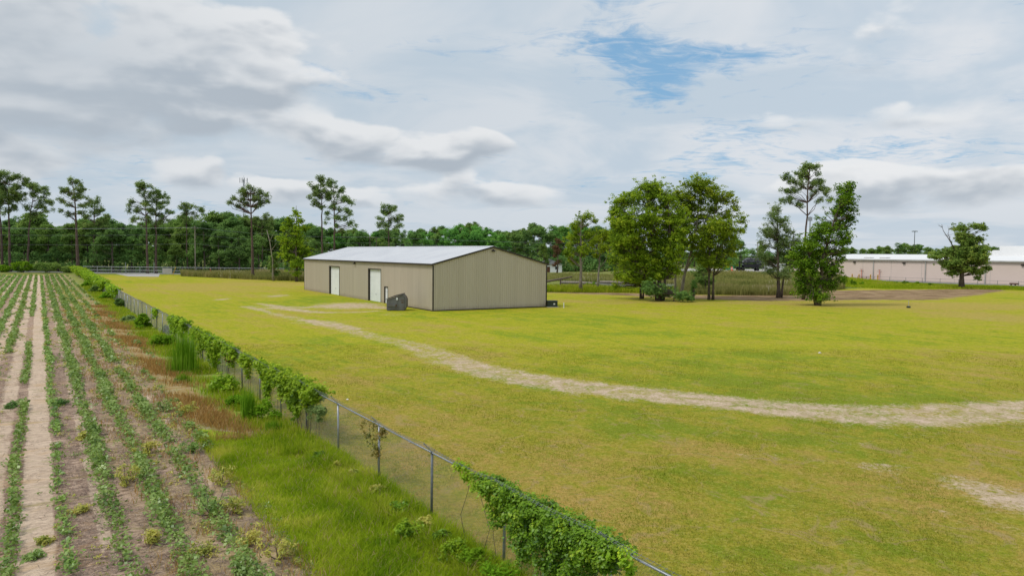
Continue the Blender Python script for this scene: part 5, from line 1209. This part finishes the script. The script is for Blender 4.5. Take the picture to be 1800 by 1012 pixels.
for k_, (ds, dz_) in enumerate(((.08, .11), (.155, .195), (.23, .28))):
    pts = []
    for i in range(-4, 60):
        for j in range(4):
            t_ = j / 4; pts.append(sl_pt(-ds, (i + t_) * PS, FH + dz_ - .06 * 4 * t_ * (1 - t_) * (1 + .4 * math.sin(i * 1.7 + k_))))
    m.tube(pts, .004, 3)
    for i in range(len(pts) - 1):
        if i < 90:
            for j in range(6):
                c_ = pts[i].lerp(pts[i + 1], j / 6); m.tube([c_ - Vector((.02, .01, .02)), c_ + Vector((.02, -.01, .02))], .004, 3)
m.build('barbed_wire', M['galv_dark'], fe)
pit = .062; nw = int((l1 - l0) / pit); hw_ = FH - .06
o0 = np.array(sl_pt(0, 0)); U3 = np.array(FU); P3 = np.array(FP)
ls = l0 + np.arange(nw) * pit; r_ = .0017
VV = []; 
for sg in (1, -1):
    A_ = o0 + U3 * ls[:, None] + np.array([0, 0, .03]) + P3 * .035 * 1; B_ = A_ + U3 * sg * hw_ * .92 + np.array([0, 0, hw_])
    for (sx, sz) in ((1, 0), (-.5, .87), (-.5, -.87)):
        off = P3 * sx * r_ + (U3 * -sg * .7 + np.array([0, 0, .7])) * sz * r_
        VV.append(A_ + off); VV.append(B_ + off)
V = []; Fq = []
for s2 in range(2):
    blk = np.stack(VV[s2 * 6:s2 * 6 + 6], 1).reshape(-1, 3); base_ = s2 * nw * 6 + np.arange(nw)[:, None] * 6
    V.append(blk)
    for a_, b_ in ((0, 2), (2, 4), (4, 0)): Fq.append(base_ + np.array([a_, b_, b_ + 1, a_ + 1]))
obj_np('chain_link', np.concatenate(V), np.concatenate(Fq), M['wire'], fe)

# ------------------------------------------------------------------ vines on the fence
def vine(l_a, l_b, z_lo, z_hi, thick, seed, label, dens=1.0, leaf='vine', hang=True, ll=.085, field_side=.08, d_gap=True, name='climbing_vine'):
    rg = np.random.default_rng(seed); ln = l_b - l_a; n = max(8, int(ln * (z_hi - z_lo) * 34 * dens)); t_ = rg.uniform(0, 1, n)
    l = l_a + ln * t_; prof = np.sin(np.pi * np.clip(t_, .03, .97)) ** .45; lo = z_hi - (z_hi - z_lo) * (prof if hang else 1) * (.38 + .62 * np.abs(np.sin(l * 3.3 + seed)) ** 1.3)
    if hang and d_gap: kk = np.abs(np.sin(l * 1.65 + seed)) > .22; t_, l, lo = t_[kk], l[kk], lo[kk]; n = len(l)
    z = lo + (z_hi - lo) * rg.uniform(0, 1, n) ** .8
    off = rg.normal(size=n) * thick * .36 * (.5 + .5 * (z / max(z_hi, .1))) - field_side
    base_ = np.array(sl_pt(0, l_a)); C = o0 + U3 * l[:, None] + P3 * off[:, None] + np.array([0, 0, 1]) * z[:, None]
    d_ = max((sl_pt(0, (l_a + l_b) / 2)).y, 8); f_ = min(max(d_ / 16, 1), 4.5); ll_ = ll * f_ ** .75
    per = max(8, int(34 / f_)); e = empty(name, tuple(base_)); tag(e, label, 'vine', 'vines climbing the chain link fence')
    P, Nn_ = clump_points(C, np.full(n, .13 * f_ ** .35) * rg.uniform(.6, 1.4, n), per, rg, .9)
    Nn_ = unit(Nn_ + np.array(-FP) * .35 + np.array([0, 0, .3])); P[:, 2] = np.maximum(P[:, 2], .02); L = ll_ * rg.uniform(.6, 1.3, len(P))
    V, Fc = leaf_faces(P - base_, Nn_, L, L * .62, rg, .3); obj_np('foliage', V, Fc, M[leaf], e, np.repeat(rg.uniform(0, 1, n), per) * .5 + rg.uniform(0, 1, len(P)) * .47)
    m = MB()
    for j in range(max(2, int(ln * 1.3))):
        l_ = rg.uniform(l_a, l_b); p = [sl_pt(-.04 + rg.normal() * .04, l_ + rg.normal() * .12 * q, zz_) - Vector(base_) for q, zz_ in enumerate((0.0, z_hi * .35, z_hi * .7, z_hi))]; m.tube(p, [.009, .007, .006, .004], 4)
    m.build('stem', M['bark'], e)
def fl(px):    # distance along the fence seen in a photo column
    k_ = (px - 900) / F; Y = (FX - FK * FY) / (k_ - FK); return (Y - FY) * math.sqrt(1 + FK * FK)
vine(fl(1092), fl(862), .1, 1.84, .44, 301, 'largest dark green vine mass over the fence at the bottom of the picture', 3.4, 'vine_dark', ll=.075, field_side=.02, d_gap=False)
vine(fl(868), fl(815), 1.25, 1.88, .22, 302, 'light green vine tip creeping along the top rail before the largest vine mass', 1.1)
vine(fl(1128), fl(1090), 1.0, 1.85, .3, 303, 'thin vine trailing along the rail at the near end of the fence', .9)
vine(fl(676), fl(636), .45, 1.72, .10, 304, 'sparse yellow orange vine on a single fence post in the bare stretch', .42, 'vine_old', ll=.06)
vine(fl(562), fl(486), .6, 1.98, .50, 305, 'bright green vine hood on the fence left of the first bare post', 2.8)
vine(fl(572), fl(535), .5, 1.35, .12, 306, 'sparse dull vine leaves behind the bright green vine hood', .7, 'ash')
vine(fl(527), fl(517), .1, 1.1, .16, 307, 'narrow dark vine tail under the bright green vine hood', 1.6)
vine(fl(480), fl(450), 1.15, 1.9, .34, 308, 'rounded vine cap draped over the rail above a hanging tail', 1.5)
vine(fl(477), fl(466), .2, 1.4, .18, 309, 'dark hanging vine tail reaching to the shrub below', 1.8)
vine(fl(440), fl(428), .4, 1.85, .26, 310, 'slim vine column left of the rounded vine cap', 1.3)
vine(fl(416), fl(397), .7, 1.9, .34, 311, 'brownish green vine clump on the fence mid way along', 1.3, 'vine')
vine(fl(412), fl(400), .8, 1.5, .25, 312, 'patch of reddish vine leaves inside the brownish clump', .9, 'vine_old')
vine(fl(389), fl(364), .1, 1.9, .36, 313, 'dense vine curtain with long tails left of the brownish clump', 2.2)
vine(fl(360), fl(341), .3, 1.9, .34, 314, 'tall bright vine curtain joining the dense one', 2.2)
vine(fl(329), fl(313), .6, 2.0, .36, 315, 'arched vine clump behind the tall grass plume', 1.4)
vine(fl(312), fl(300), .2, 1.9, .25, 316, 'narrow vine curtain at the end of the grey fence panels', 1.3)
vine(fl(276), fl(271), .9, 1.8, .2, 317, 'tiny vine tuft on the rail between bare grey panels', 1.1)
vine(fl(206), fl(190), .3, 1.9, .5, 318, 'vine clump where the far fence starts to show bare', 1.3)
vine(fl(186), fl(165), .2, 2.1, .9, 319, 'thick vine bank on the far fence beside the crop field', 1.3)
vine(fl(163), fl(146), .2, 2.1, 1.2, 320, 'overgrown vine bank near the far end of the fence', 1.2)
vine(fl(145), fl(133), .2, 2.2, 1.6, 321, 'farthest overgrown bank at the road end of the fence', 1.1)

def small_plant(name, label, cat, X, Y, cents, rads, per, ll, leaf, seed, flat=.85, group=None, lw=.5):
    rg = np.random.default_rng(seed); e = empty(name, (X, Y, 0)); tag(e, label, cat, group)
    P, Nn_ = clump_points(np.array(cents, float), np.array(rads, float), per, rg, flat); P[:, 2] = np.maximum(P[:, 2], .02); L = ll * rg.uniform(.6, 1.3, len(P))
    V, Fc = leaf_faces(P, Nn_, L, L * lw, rg, .3); obj_np('foliage', V, Fc, leaf, e, np.repeat(rg.uniform(0, 1, len(cents)), per) * .5 + rg.uniform(0, 1, len(P)) * .45)
    m = MB()
    for c_ in cents[:6]: m.tube([(0, 0, 0), (c_[0] * .6, c_[1] * .6, c_[2] * .5), tuple(c_)], [.018, .012, .006], 4)
    m.build('stem', M['bark'], e); return e
def shrub_at(px, py, wpx, hpx, label, leaf='shrub', seed=0, ll=None, name='shrub'):
    x, y = G(px, py); s_ = y / F; rg = np.random.default_rng(seed); W_, H_ = wpx * s_ / 2, hpx * s_ * .95; n = 22
    C = np.stack([rg.uniform(-1, 1, n) * W_ * .75, rg.uniform(-1, 1, n) * W_ * .6, rg.uniform(.15, .85, n) * H_], 1); C[:, 0:2] *= (1.15 - .5 * C[:, 2:3] / H_)
    small_plant(name, label, 'shrub', x, y, [tuple(c_) for c_ in C], [min(W_, H_) * .38] * n, 46, ll or max(.08, .0042 * y + .02), M[leaf], seed)
shrub_at(250, 578, 28, 30, 'rounded bright shrub at the foot of the grey fence panels', seed=401)
shrub_at(211, 541, 16, 18, 'small dark round bush beside the far grey fence', 'oak', seed=402)
shrub_at(284, 610, 50, 26, 'low spreading green shrub left of the tall grass plume', seed=403)
shrub_at(232, 566, 40, 12, 'low ragged weeds in front of the rounded bright shrub', 'ash', seed=404)
shrub_at(300, 585, 30, 14, 'grey green weeds between the two shrubs at the fence foot', 'ash', seed=405)
shrub_at(462, 738, 66, 38, 'leafy green shrub under the hanging vine tail', seed=406)
shrub_at(392, 690, 56, 34, 'green weeds under the dense vine curtain', 'vine', seed=407)
shrub_at(415, 715, 36, 22, 'small green weed clump on bare soil by the fence foot', seed=408)
shrub_at(190, 526, 34, 14, 'long low bush by the far fence beside the crop field', seed=409)
shrub_at(172, 514, 26, 14, 'bush hiding the far fence left of the bare panels', 'oak', seed=410)
shrub_at(157, 504, 24, 12, 'bush near the far end of the fence', seed=411)
shrub_at(800, 985, 60, 44, 'yellow tipped weed clump at the fence foot left of the largest vine mass', 'vine', seed=412)
shrub_at(722, 945, 60, 34, 'dark leafy weed clump in the bright verge near the bottom', 'vine', seed=413)
shrub_at(880, 1030, 90, 50, 'weed thicket in the verge below the largest vine mass', 'shrub', seed=414)
shrub_at(622, 842, 30, 20, 'brown tinged weed clump at the fence foot between the first two bare posts', 'crop_dry', seed=415)
for i, (px, py, w_, h_, lf2, lab) in enumerate(((560, 812, 26, 20, 'vine_dark', 'dark weeds at the foot of the first bare post left of the bare stretch'), (662, 872, 34, 22, 'crop_dry', 'dry brownish weeds at the foot of the vine wrapped post'), (700, 905, 40, 26, 'vine_dark', 'dark green weeds along the fence foot between two bare posts'),
        (745, 935, 40, 30, 'crop_dry', 'brown dry weeds under the nearest bare post'), (780, 960, 44, 34, 'vine_dark', 'dark weeds between the nearest bare post and the largest vine mass'), (830, 1000, 60, 40, 'shrub', 'leafy bright weeds at the lower left of the largest vine mass'), (590, 825, 26, 16, 'crop_dry', 'thin dry weeds right of the first bare post'))):
    shrub_at(px, py, w_, h_, lab, lf2, 430 + i)
def plume(px, py, wpx, hpx, label, seed, n=420):
    x, y = G(px, py); s_ = y / F; rg = np.random.default_rng(seed); W_, H_ = wpx * s_ / 2, hpx * s_
    B = np.stack([rg.normal(size=n) * W_ * .55, rg.normal(size=n) * W_ * .45, np.zeros(n)], 1); V, Fc = blades(B, H_ * rg.uniform(.45, 1.05, n), .022, .14, rg)
    o = obj_np('tall_grass', V, Fc, M['reed'], None, np.tile(rg.uniform(0, 1, n), 2)); o.location = (x, y, 0); tag(o, label, 'tall grass', 'tall grass plumes by the fence')
plume(324, 655, 38, 80, 'broad tall grass plume in front of the arched vine clump', 421, 700)
plume(437, 738, 20, 62, 'narrow bright grass plume below the slim vine column', 422, 300)
plume(322, 672, 20, 20, 'short yellowish grass tuft at the foot of the broad plume', 423, 200)
plume(480, 760, 22, 26, 'short bright grass tuft at the edge of the verge below the vine hood', 424, 240)

# ------------------------------------------------------------------ crop rows
gaps = {0: [(22, 27), (44, 70)], 1: [(0, 0)], 4: [(-30, -2.5), (30, 32)], 5: [(-30, 9), (20, 24), (31, 37), (60, 66)], 6: [(-30, 9), (12, 21), (24, 30), (50, 58), (75, 84)], -1: [(16, 40)]}
def crop_row(k, label):
    rg = np.random.default_rng(500 + k); s0 = ROW0 + k * ROWD; segs = []
    l = -13.0 if k > -8 else 10.0; lend = LEND - 3
    dens_k = {5: .45, 6: .28, 1: .55, 0: .75, -1: .7, 4: .85, 3: .93}.get(k, .96)
    pts = []; sz = []; lf_ = []; 
    while l < lend:
        yy = max(sl_pt(s0, l).y, 9); f_ = max(1.0, yy / 15); stp = .16 * f_ ** .75
        if not any(a < l < b_ for a, b_ in gaps.get(k, [])) and rg.uniform() < dens_k * (1 - .25 * (k == 6)):
            vig = .75 + .3 * math.sin(l * .33 + k * 2.1) + .15 * math.sin(l * 1.3 + k); vig = max(vig, .45) * (1 if k not in (1, 5, 6) else .85)
            nl = int((36 if k in (2, 3, 4) else 28) * vig / f_ ** .15); lenl = .092 * f_ ** .60
            hh = (.27 + .10 * min(f_ / 5, 1)) * vig
            C = np.stack([rg.normal(size=nl) * (.125 if k in (2, 3, 4) else .105 if k not in (0, 1) else .08) * (1 + .12 * f_ ** .3), rg.uniform(-.6, .6, nl) * stp + 0 * rg.normal(size=nl), hh * rg.uniform(.12, 1.0, nl) ** .8], 1)
            C[:, 2] *= np.clip(1.1 - (C[:, 0] / .42) ** 2, .25, 1)
            W3 = np.array(sl_pt(s0 + .05 * math.sin(l * .4 + k), l)) + P3 * C[:, 0:1] + U3 * C[:, 1:2] + np.array([0, 0, 1]) * C[:, 2:3]
            pts.append(W3); sz.append(np.full(nl, lenl)); lf_.append(np.full(nl, rg.uniform(0, .45)))
        l += stp
    P = np.concatenate(pts); L = np.concatenate(sz) * rg.uniform(.65, 1.3, len(P)); c_ = np.concatenate(lf_) + rg.uniform(0, .52, len(P))
    Nn_ = unit(rg.normal(size=P.shape) * .5 + np.array([0, 0, .85])); V, Fc = leaf_faces(P, Nn_, L, L * .78, rg, .25)
    o = obj_np('crop_row', V, Fc, M['crop'], None, np.minimum(c_, .97)); tag(o, label, 'crop row', 'crop rows of the field', 'stuff')
names = {6: 'broken sparse crop row nearest the fence', 5: 'patchy crop row second from the fence', 4: 'leafy crop row third from the fence with one yellow gap', 3: 'full green crop row fourth from the fence', 2: 'fullest straight crop row fifth from the fence', 1: 'thin pale crop row right of the bare sandy lane', 0: 'crop row left of the bare sandy lane', -1: 'crop row cut by the left edge half way up the picture'}
ordn = ['second', 'third', 'fourth', 'fifth', 'sixth', 'seventh', 'eighth', 'ninth', 'tenth', 'eleventh', 'twelfth', 'thirteenth', 'fourteenth', 'fifteenth', 'sixteenth', 'seventeenth']
for k in range(6, -14, -1):
    crop_row(k, names.get(k) or '%s crop row to the left of the bare sandy lane' % ordn[-k - 1])
# yellow weeds and straw between rows
def yellow_clump(px, py, w_, h_, lab, seed, leaf='crop_dry'):
    x, y = G(px, py); s_ = y / F; rg = np.random.default_rng(seed); n = 16; C = np.stack([rg.normal(size=n) * w_ * s_ * .28, rg.normal(size=n) * w_ * s_ * .4, rg.uniform(.1, .9, n) * h_ * s_], 1)
    small_plant('field_weed', lab, 'weed', x, y, [tuple(c_) for c_ in C], [.10 + .0015 * y] * n, 26, .055 + .0025 * y, M[leaf], seed, .7, 'yellowing weeds between the crop rows', .35)
for i, (px, py, w_, h_, lf2, lab) in enumerate(((290, 722, 34, 22, 'crop', 'green weed patch left of the orange grass band'), (330, 725, 34, 24, 'crop_dry', 'yellow weed patch touching the orange grass band'), (222, 850, 34, 34, 'crop_dry', 'yellow weeds filling the gap in a full crop row'), (262, 798, 30, 22, 'crop_dry', 'yellow weeds beside the third row from the fence'),
        (390, 850, 30, 30, 'crop_dry', 'yellow weed clump near the edge of the bright verge'), (372, 905, 56, 48, 'crop', 'large isolated green crop plant below the yellow weeds'), (410, 900, 34, 34, 'crop_dry', 'tall yellow weed at the edge of the bright verge'), (440, 960, 40, 30, 'crop_dry', 'ragged yellow weeds near the bottom of the verge edge'),
        (490, 985, 44, 40, 'crop_dry', 'tallest yellow stalks at the bottom beside the verge'), (425, 1010, 40, 30, 'crop', 'green weeds at the bottom between verge and crop rows'), (355, 975, 34, 26, 'crop_dry', 'yellow green weeds left of the tallest yellow stalks'), (140, 900, 20, 16, 'crop_dry', 'small yellow weed between the thin row and the fullest row'), (145, 772, 16, 14, 'crop_dry', 'tiny weed beside the fullest row'),
        (270, 955, 26, 26, 'crop_dry', 'yellow weed against the fourth row near the bottom'), (105, 712, 14, 10, 'forest', 'small dark weed on the bare sandy soil'), (20, 716, 14, 8, 'forest', 'small dark weed near the left edge'), (60, 980, 20, 10, 'crop', 'low green weed in the sandy lane'), (340, 795, 24, 20, 'crop', 'green seedling patch on bare soil below the yellow weed patch'), (78, 955, 18, 12, 'crop_dry', 'yellow weed at the sandy lane edge near the bottom'))):
    yellow_clump(px, py, w_, h_, lab, 600 + i, lf2)
rg = np.random.default_rng(9)
# small weeds and seedlings strewn over the soil, denser towards the fence
n = 6000; s_ = -3.3 - 10 * rg.uniform(0, 1, n) ** 1.7; l_ = -10 + 150 * rg.uniform(0, 1, n) ** 1.7
lane = (np.abs(s_ - (ROW0 + .5 * ROWD)) < .35) & (rg.uniform(0, 1, n) > .12); pat = np.sin(s_ * 2.3 + np.sin(l_ * .35)) + np.sin(l_ * .6 + s_ * 1.7) + rg.normal(size=n) * .6
keep = ~lane & (pat > np.where(s_ > -6.4, -.3, .7)); s_, l_ = s_[keep], l_[keep]; n = len(s_)
C = o0 + P3 * s_[:, None] + U3 * l_[:, None] + np.array([0, 0, 1]) * rg.uniform(.03, .10, n)[:, None]; fd = np.clip(C[:, 1] / 15, 1, 9)
for mi, (mn, sel, lab) in enumerate((('crop_dry', rg.uniform(0, 1, n) < .55, 'small yellowing weeds strewn over the soil between the rows'), ('crop', None, 'small green seedlings strewn over the soil between the rows'))):
    if mi == 0: s0_ = sel
    sel = s0_ if mi == 0 else ~s0_
    P, Nn_ = clump_points(C[sel], .12 * fd[sel] ** .35 * rg.uniform(.5, 1.5, sel.sum()), 16, rg, .6); P[:, 2] = np.maximum(P[:, 2], .01)
    L = .06 * np.repeat(fd[sel] ** .6, 16) * rg.uniform(.5, 1.3, len(P)); V, Fc = leaf_faces(P, Nn_, L, L * .45, rg, .3)
    tag(obj_np('field_weeds', V, Fc, M[mn], None, rg.uniform(0, .95, len(P))), lab, 'weeds', None, 'stuff')
# straw lying on the soil near the camera
n = 100000; s_ = rg.uniform(-13, -3.4, n); l_ = 50 * rg.uniform(0, 1, n) ** 1.6 - 11
cl_ = np.sin(s_ * 3.1 + np.sin(l_ * .8)) + np.sin(l_ * 1.9 + s_ * 2) + .6 * np.sin(l_ * 5.1 - s_ * 3)
lane = (np.abs(s_ - (ROW0 + .5 * ROWD)) < .38) | (np.abs(s_ - (ROW0 - .45 * ROWD)) < .25)
keep = (cl_ > -.9) & ~(lane & (rg.uniform(0, 1, n) > .12)); s_, l_ = s_[keep], l_[keep]; n = len(s_)
P = o0 + P3 * s_[:, None] + U3 * l_[:, None] + np.array([0, 0, 1]) * rg.uniform(.01, .07, n)[:, None]
Nn_ = unit(rg.normal(size=P.shape) * .25 + np.array([0, 0, 1.0])); V, Fc = leaf_faces(P, Nn_, rg.uniform(.10, .32, n), .013, rg, 0)
tag(obj_np('straw', V, Fc, M['straw'], None, rg.uniform(0, 1, n)), 'dead straw residue lying between the crop rows', 'straw', None, 'stuff')
# dry tufts mixed into the ragged margin of the field
n = 22000; Yb = 11 + 75 * rg.uniform(0, 1, n) ** 1.5; s_ = -3.4 - 3.0 * rg.uniform(0, 1, n) ** 1.3; keep = (np.sin(Yb * 1.1 + 3 * s_) + np.sin(Yb * 2.9 - 4 * s_) * .8 + rg.normal(size=n) * .4) > .25; Yb, s_ = Yb[keep], s_[keep]; n = len(Yb)
X = FX + FK * (Yb - FY) + FP.x * s_; Y2 = Yb + FP.y * s_; V, Fc = blades(np.stack([X, Y2, np.zeros(n)], 1), rg.uniform(.06, .24, n), .009 + .0004 * Yb, .9, rg)
tag(obj_np('dry_grass', V, Fc, M['grasso'], None, np.tile(np.clip(rg.uniform(.2, 1.1, n), 0, .99), 2)), 'dry tan tufts in the ragged margin between crop rows and verge', 'grass', None, 'stuff')
# orange dry grass band
n = 26000; Yb = 26.5 + 60 * rg.uniform(0, 1, n) ** 1.5; s_ = -2.5 + rg.normal(size=n) * .55; keep = (np.sin(Yb * .55 + s_) + np.sin(Yb * 1.7 + 2 * s_) * .7) > -.1 + rg.normal(size=n) * .35; Yb, s_ = Yb[keep], s_[keep]; n = len(Yb)
X = FX + FK * (Yb - FY) + FP.x * s_; Y2 = Yb + FP.y * s_; V, Fc = blades(np.stack([X, Y2, np.zeros(n)], 1), rg.uniform(.12, .32, n), .010 + .0004 * Yb, .7, rg)
tag(obj_np('dry_grass', V, Fc, M['grasso'], None, np.tile(rg.uniform(0, .97, n), 2)), 'orange dead grass band between the crop rows and the fence', 'grass', None, 'stuff')
# green growth at the fence foot
n = 46000; Yb = 24 + 110 * rg.uniform(0, 1, n) ** 1.6; s_ = -.9 + rg.normal(size=n) * .55; keep = ((np.sin(Yb * .8) + np.sin(Yb * 2.1 + s_)) > -.5) & (s_ < .15); Yb, s_ = Yb[keep], s_[keep]; n = len(Yb)
X = FX + FK * (Yb - FY) + FP.x * s_; Y2 = Yb + FP.y * s_; V, Fc = blades(np.stack([X, Y2, np.zeros(n)], 1), rg.uniform(.10, .38, n), .010 + .0004 * Yb, .5, rg)
tag(obj_np('verge_grass', V, Fc, M['grassb'], None, np.tile(rg.uniform(0, 1, n), 2)), 'rough green grass along the foot of the fence further on', 'grass', None, 'stuff')
# bright verge near the camera
n = 120000; Yb = 9.5 + 17.5 * rg.uniform(0, 1, n) ** 1.1; s_ = rg.uniform(-3.75, .05, n); keep = (Yb < 26 - .9 * (s_ + 2) + rg.normal(size=n) * .5) & (rg.uniform(0, 1, n) < np.clip((s_ + 3.9) / .8, .1, 1)); Yb, s_ = Yb[keep], s_[keep]; n = len(Yb)
X = FX + FK * (Yb - FY) + FP.x * s_; Y2 = Yb + FP.y * s_; hh = .10 + .16 * (.5 + .5 * np.sin(X * 1.7 + np.sin(Y2 * 1.3) * 1.5) * np.sin(Y2 * 1.1 + X * .6)) + np.where(s_ > -1.0, .14, 0)
V, Fc = blades(np.stack([X, Y2, np.zeros(n)], 1), hh * rg.uniform(.4, 1.25, n), .015 * rg.uniform(.5, 1.5, n), .95, rg)
tag(obj_np('verge_grass', V, Fc, M['grassb'], None, np.tile(np.clip(.25 + .4 * np.sin(X * 1.3 + 2 * np.sin(Y2 * .7)) * np.sin(Y2 * .9 + X) + rg.uniform(0, .55, n), 0, .95) + (rg.uniform(0, 1, n) > .93) * .97, 2)), 'thick bright green grass between the near fence and the crops', 'grass', None, 'stuff')
# short lawn blades near the camera
n = 330000; u = rg.uniform(0, 1, n); Yb = 10 + 42 * u ** 1.25; Xb = rg.uniform(-.80, .80, n) * Yb; keep = s_of(Xb, Yb) > .12
cn_ = np.sin(Xb * .9 + 1.2 * np.sin(Yb * .6)) * np.sin(Yb * .8 + np.sin(Xb * .7)) + .5 * np.sin(Xb * 3.1 + Yb * 1.3) * np.sin(Yb * 2.7 - Xb); keep &= cn_ + rg.normal(size=n) * .4 > -.5
tdd = poly_d(Xb, Yb, track, thw); keep &= (tdd > 1.25) | (rg.uniform(0, 1, n) < .03)
gx_, gy_ = G(1760, 868); keep &= (np.hypot((Xb - gx_) / 1.6, (Yb - gy_) / 1.3) > 1) | (rg.uniform(0, 1, n) < .1)
Xb, Yb, cn_ = Xb[keep], Yb[keep], cn_[keep]; n = len(Xb)
V, Fc = blades(np.stack([Xb, Yb, np.zeros(n)], 1), (.030 + .02 * np.clip(cn_, 0, 1)) * rg.uniform(.6, 1.5, n), .008 + .00030 * Yb, .9, rg)
tag(obj_np('lawn_grass', V, Fc, M['grassl'], None, np.tile(np.clip(rg.uniform(0, 1, n) * .7 + .3 * (cn_ < .2), 0, 1), 2)), 'short mown yellow green lawn grass near the camera', 'grass', None, 'stuff')
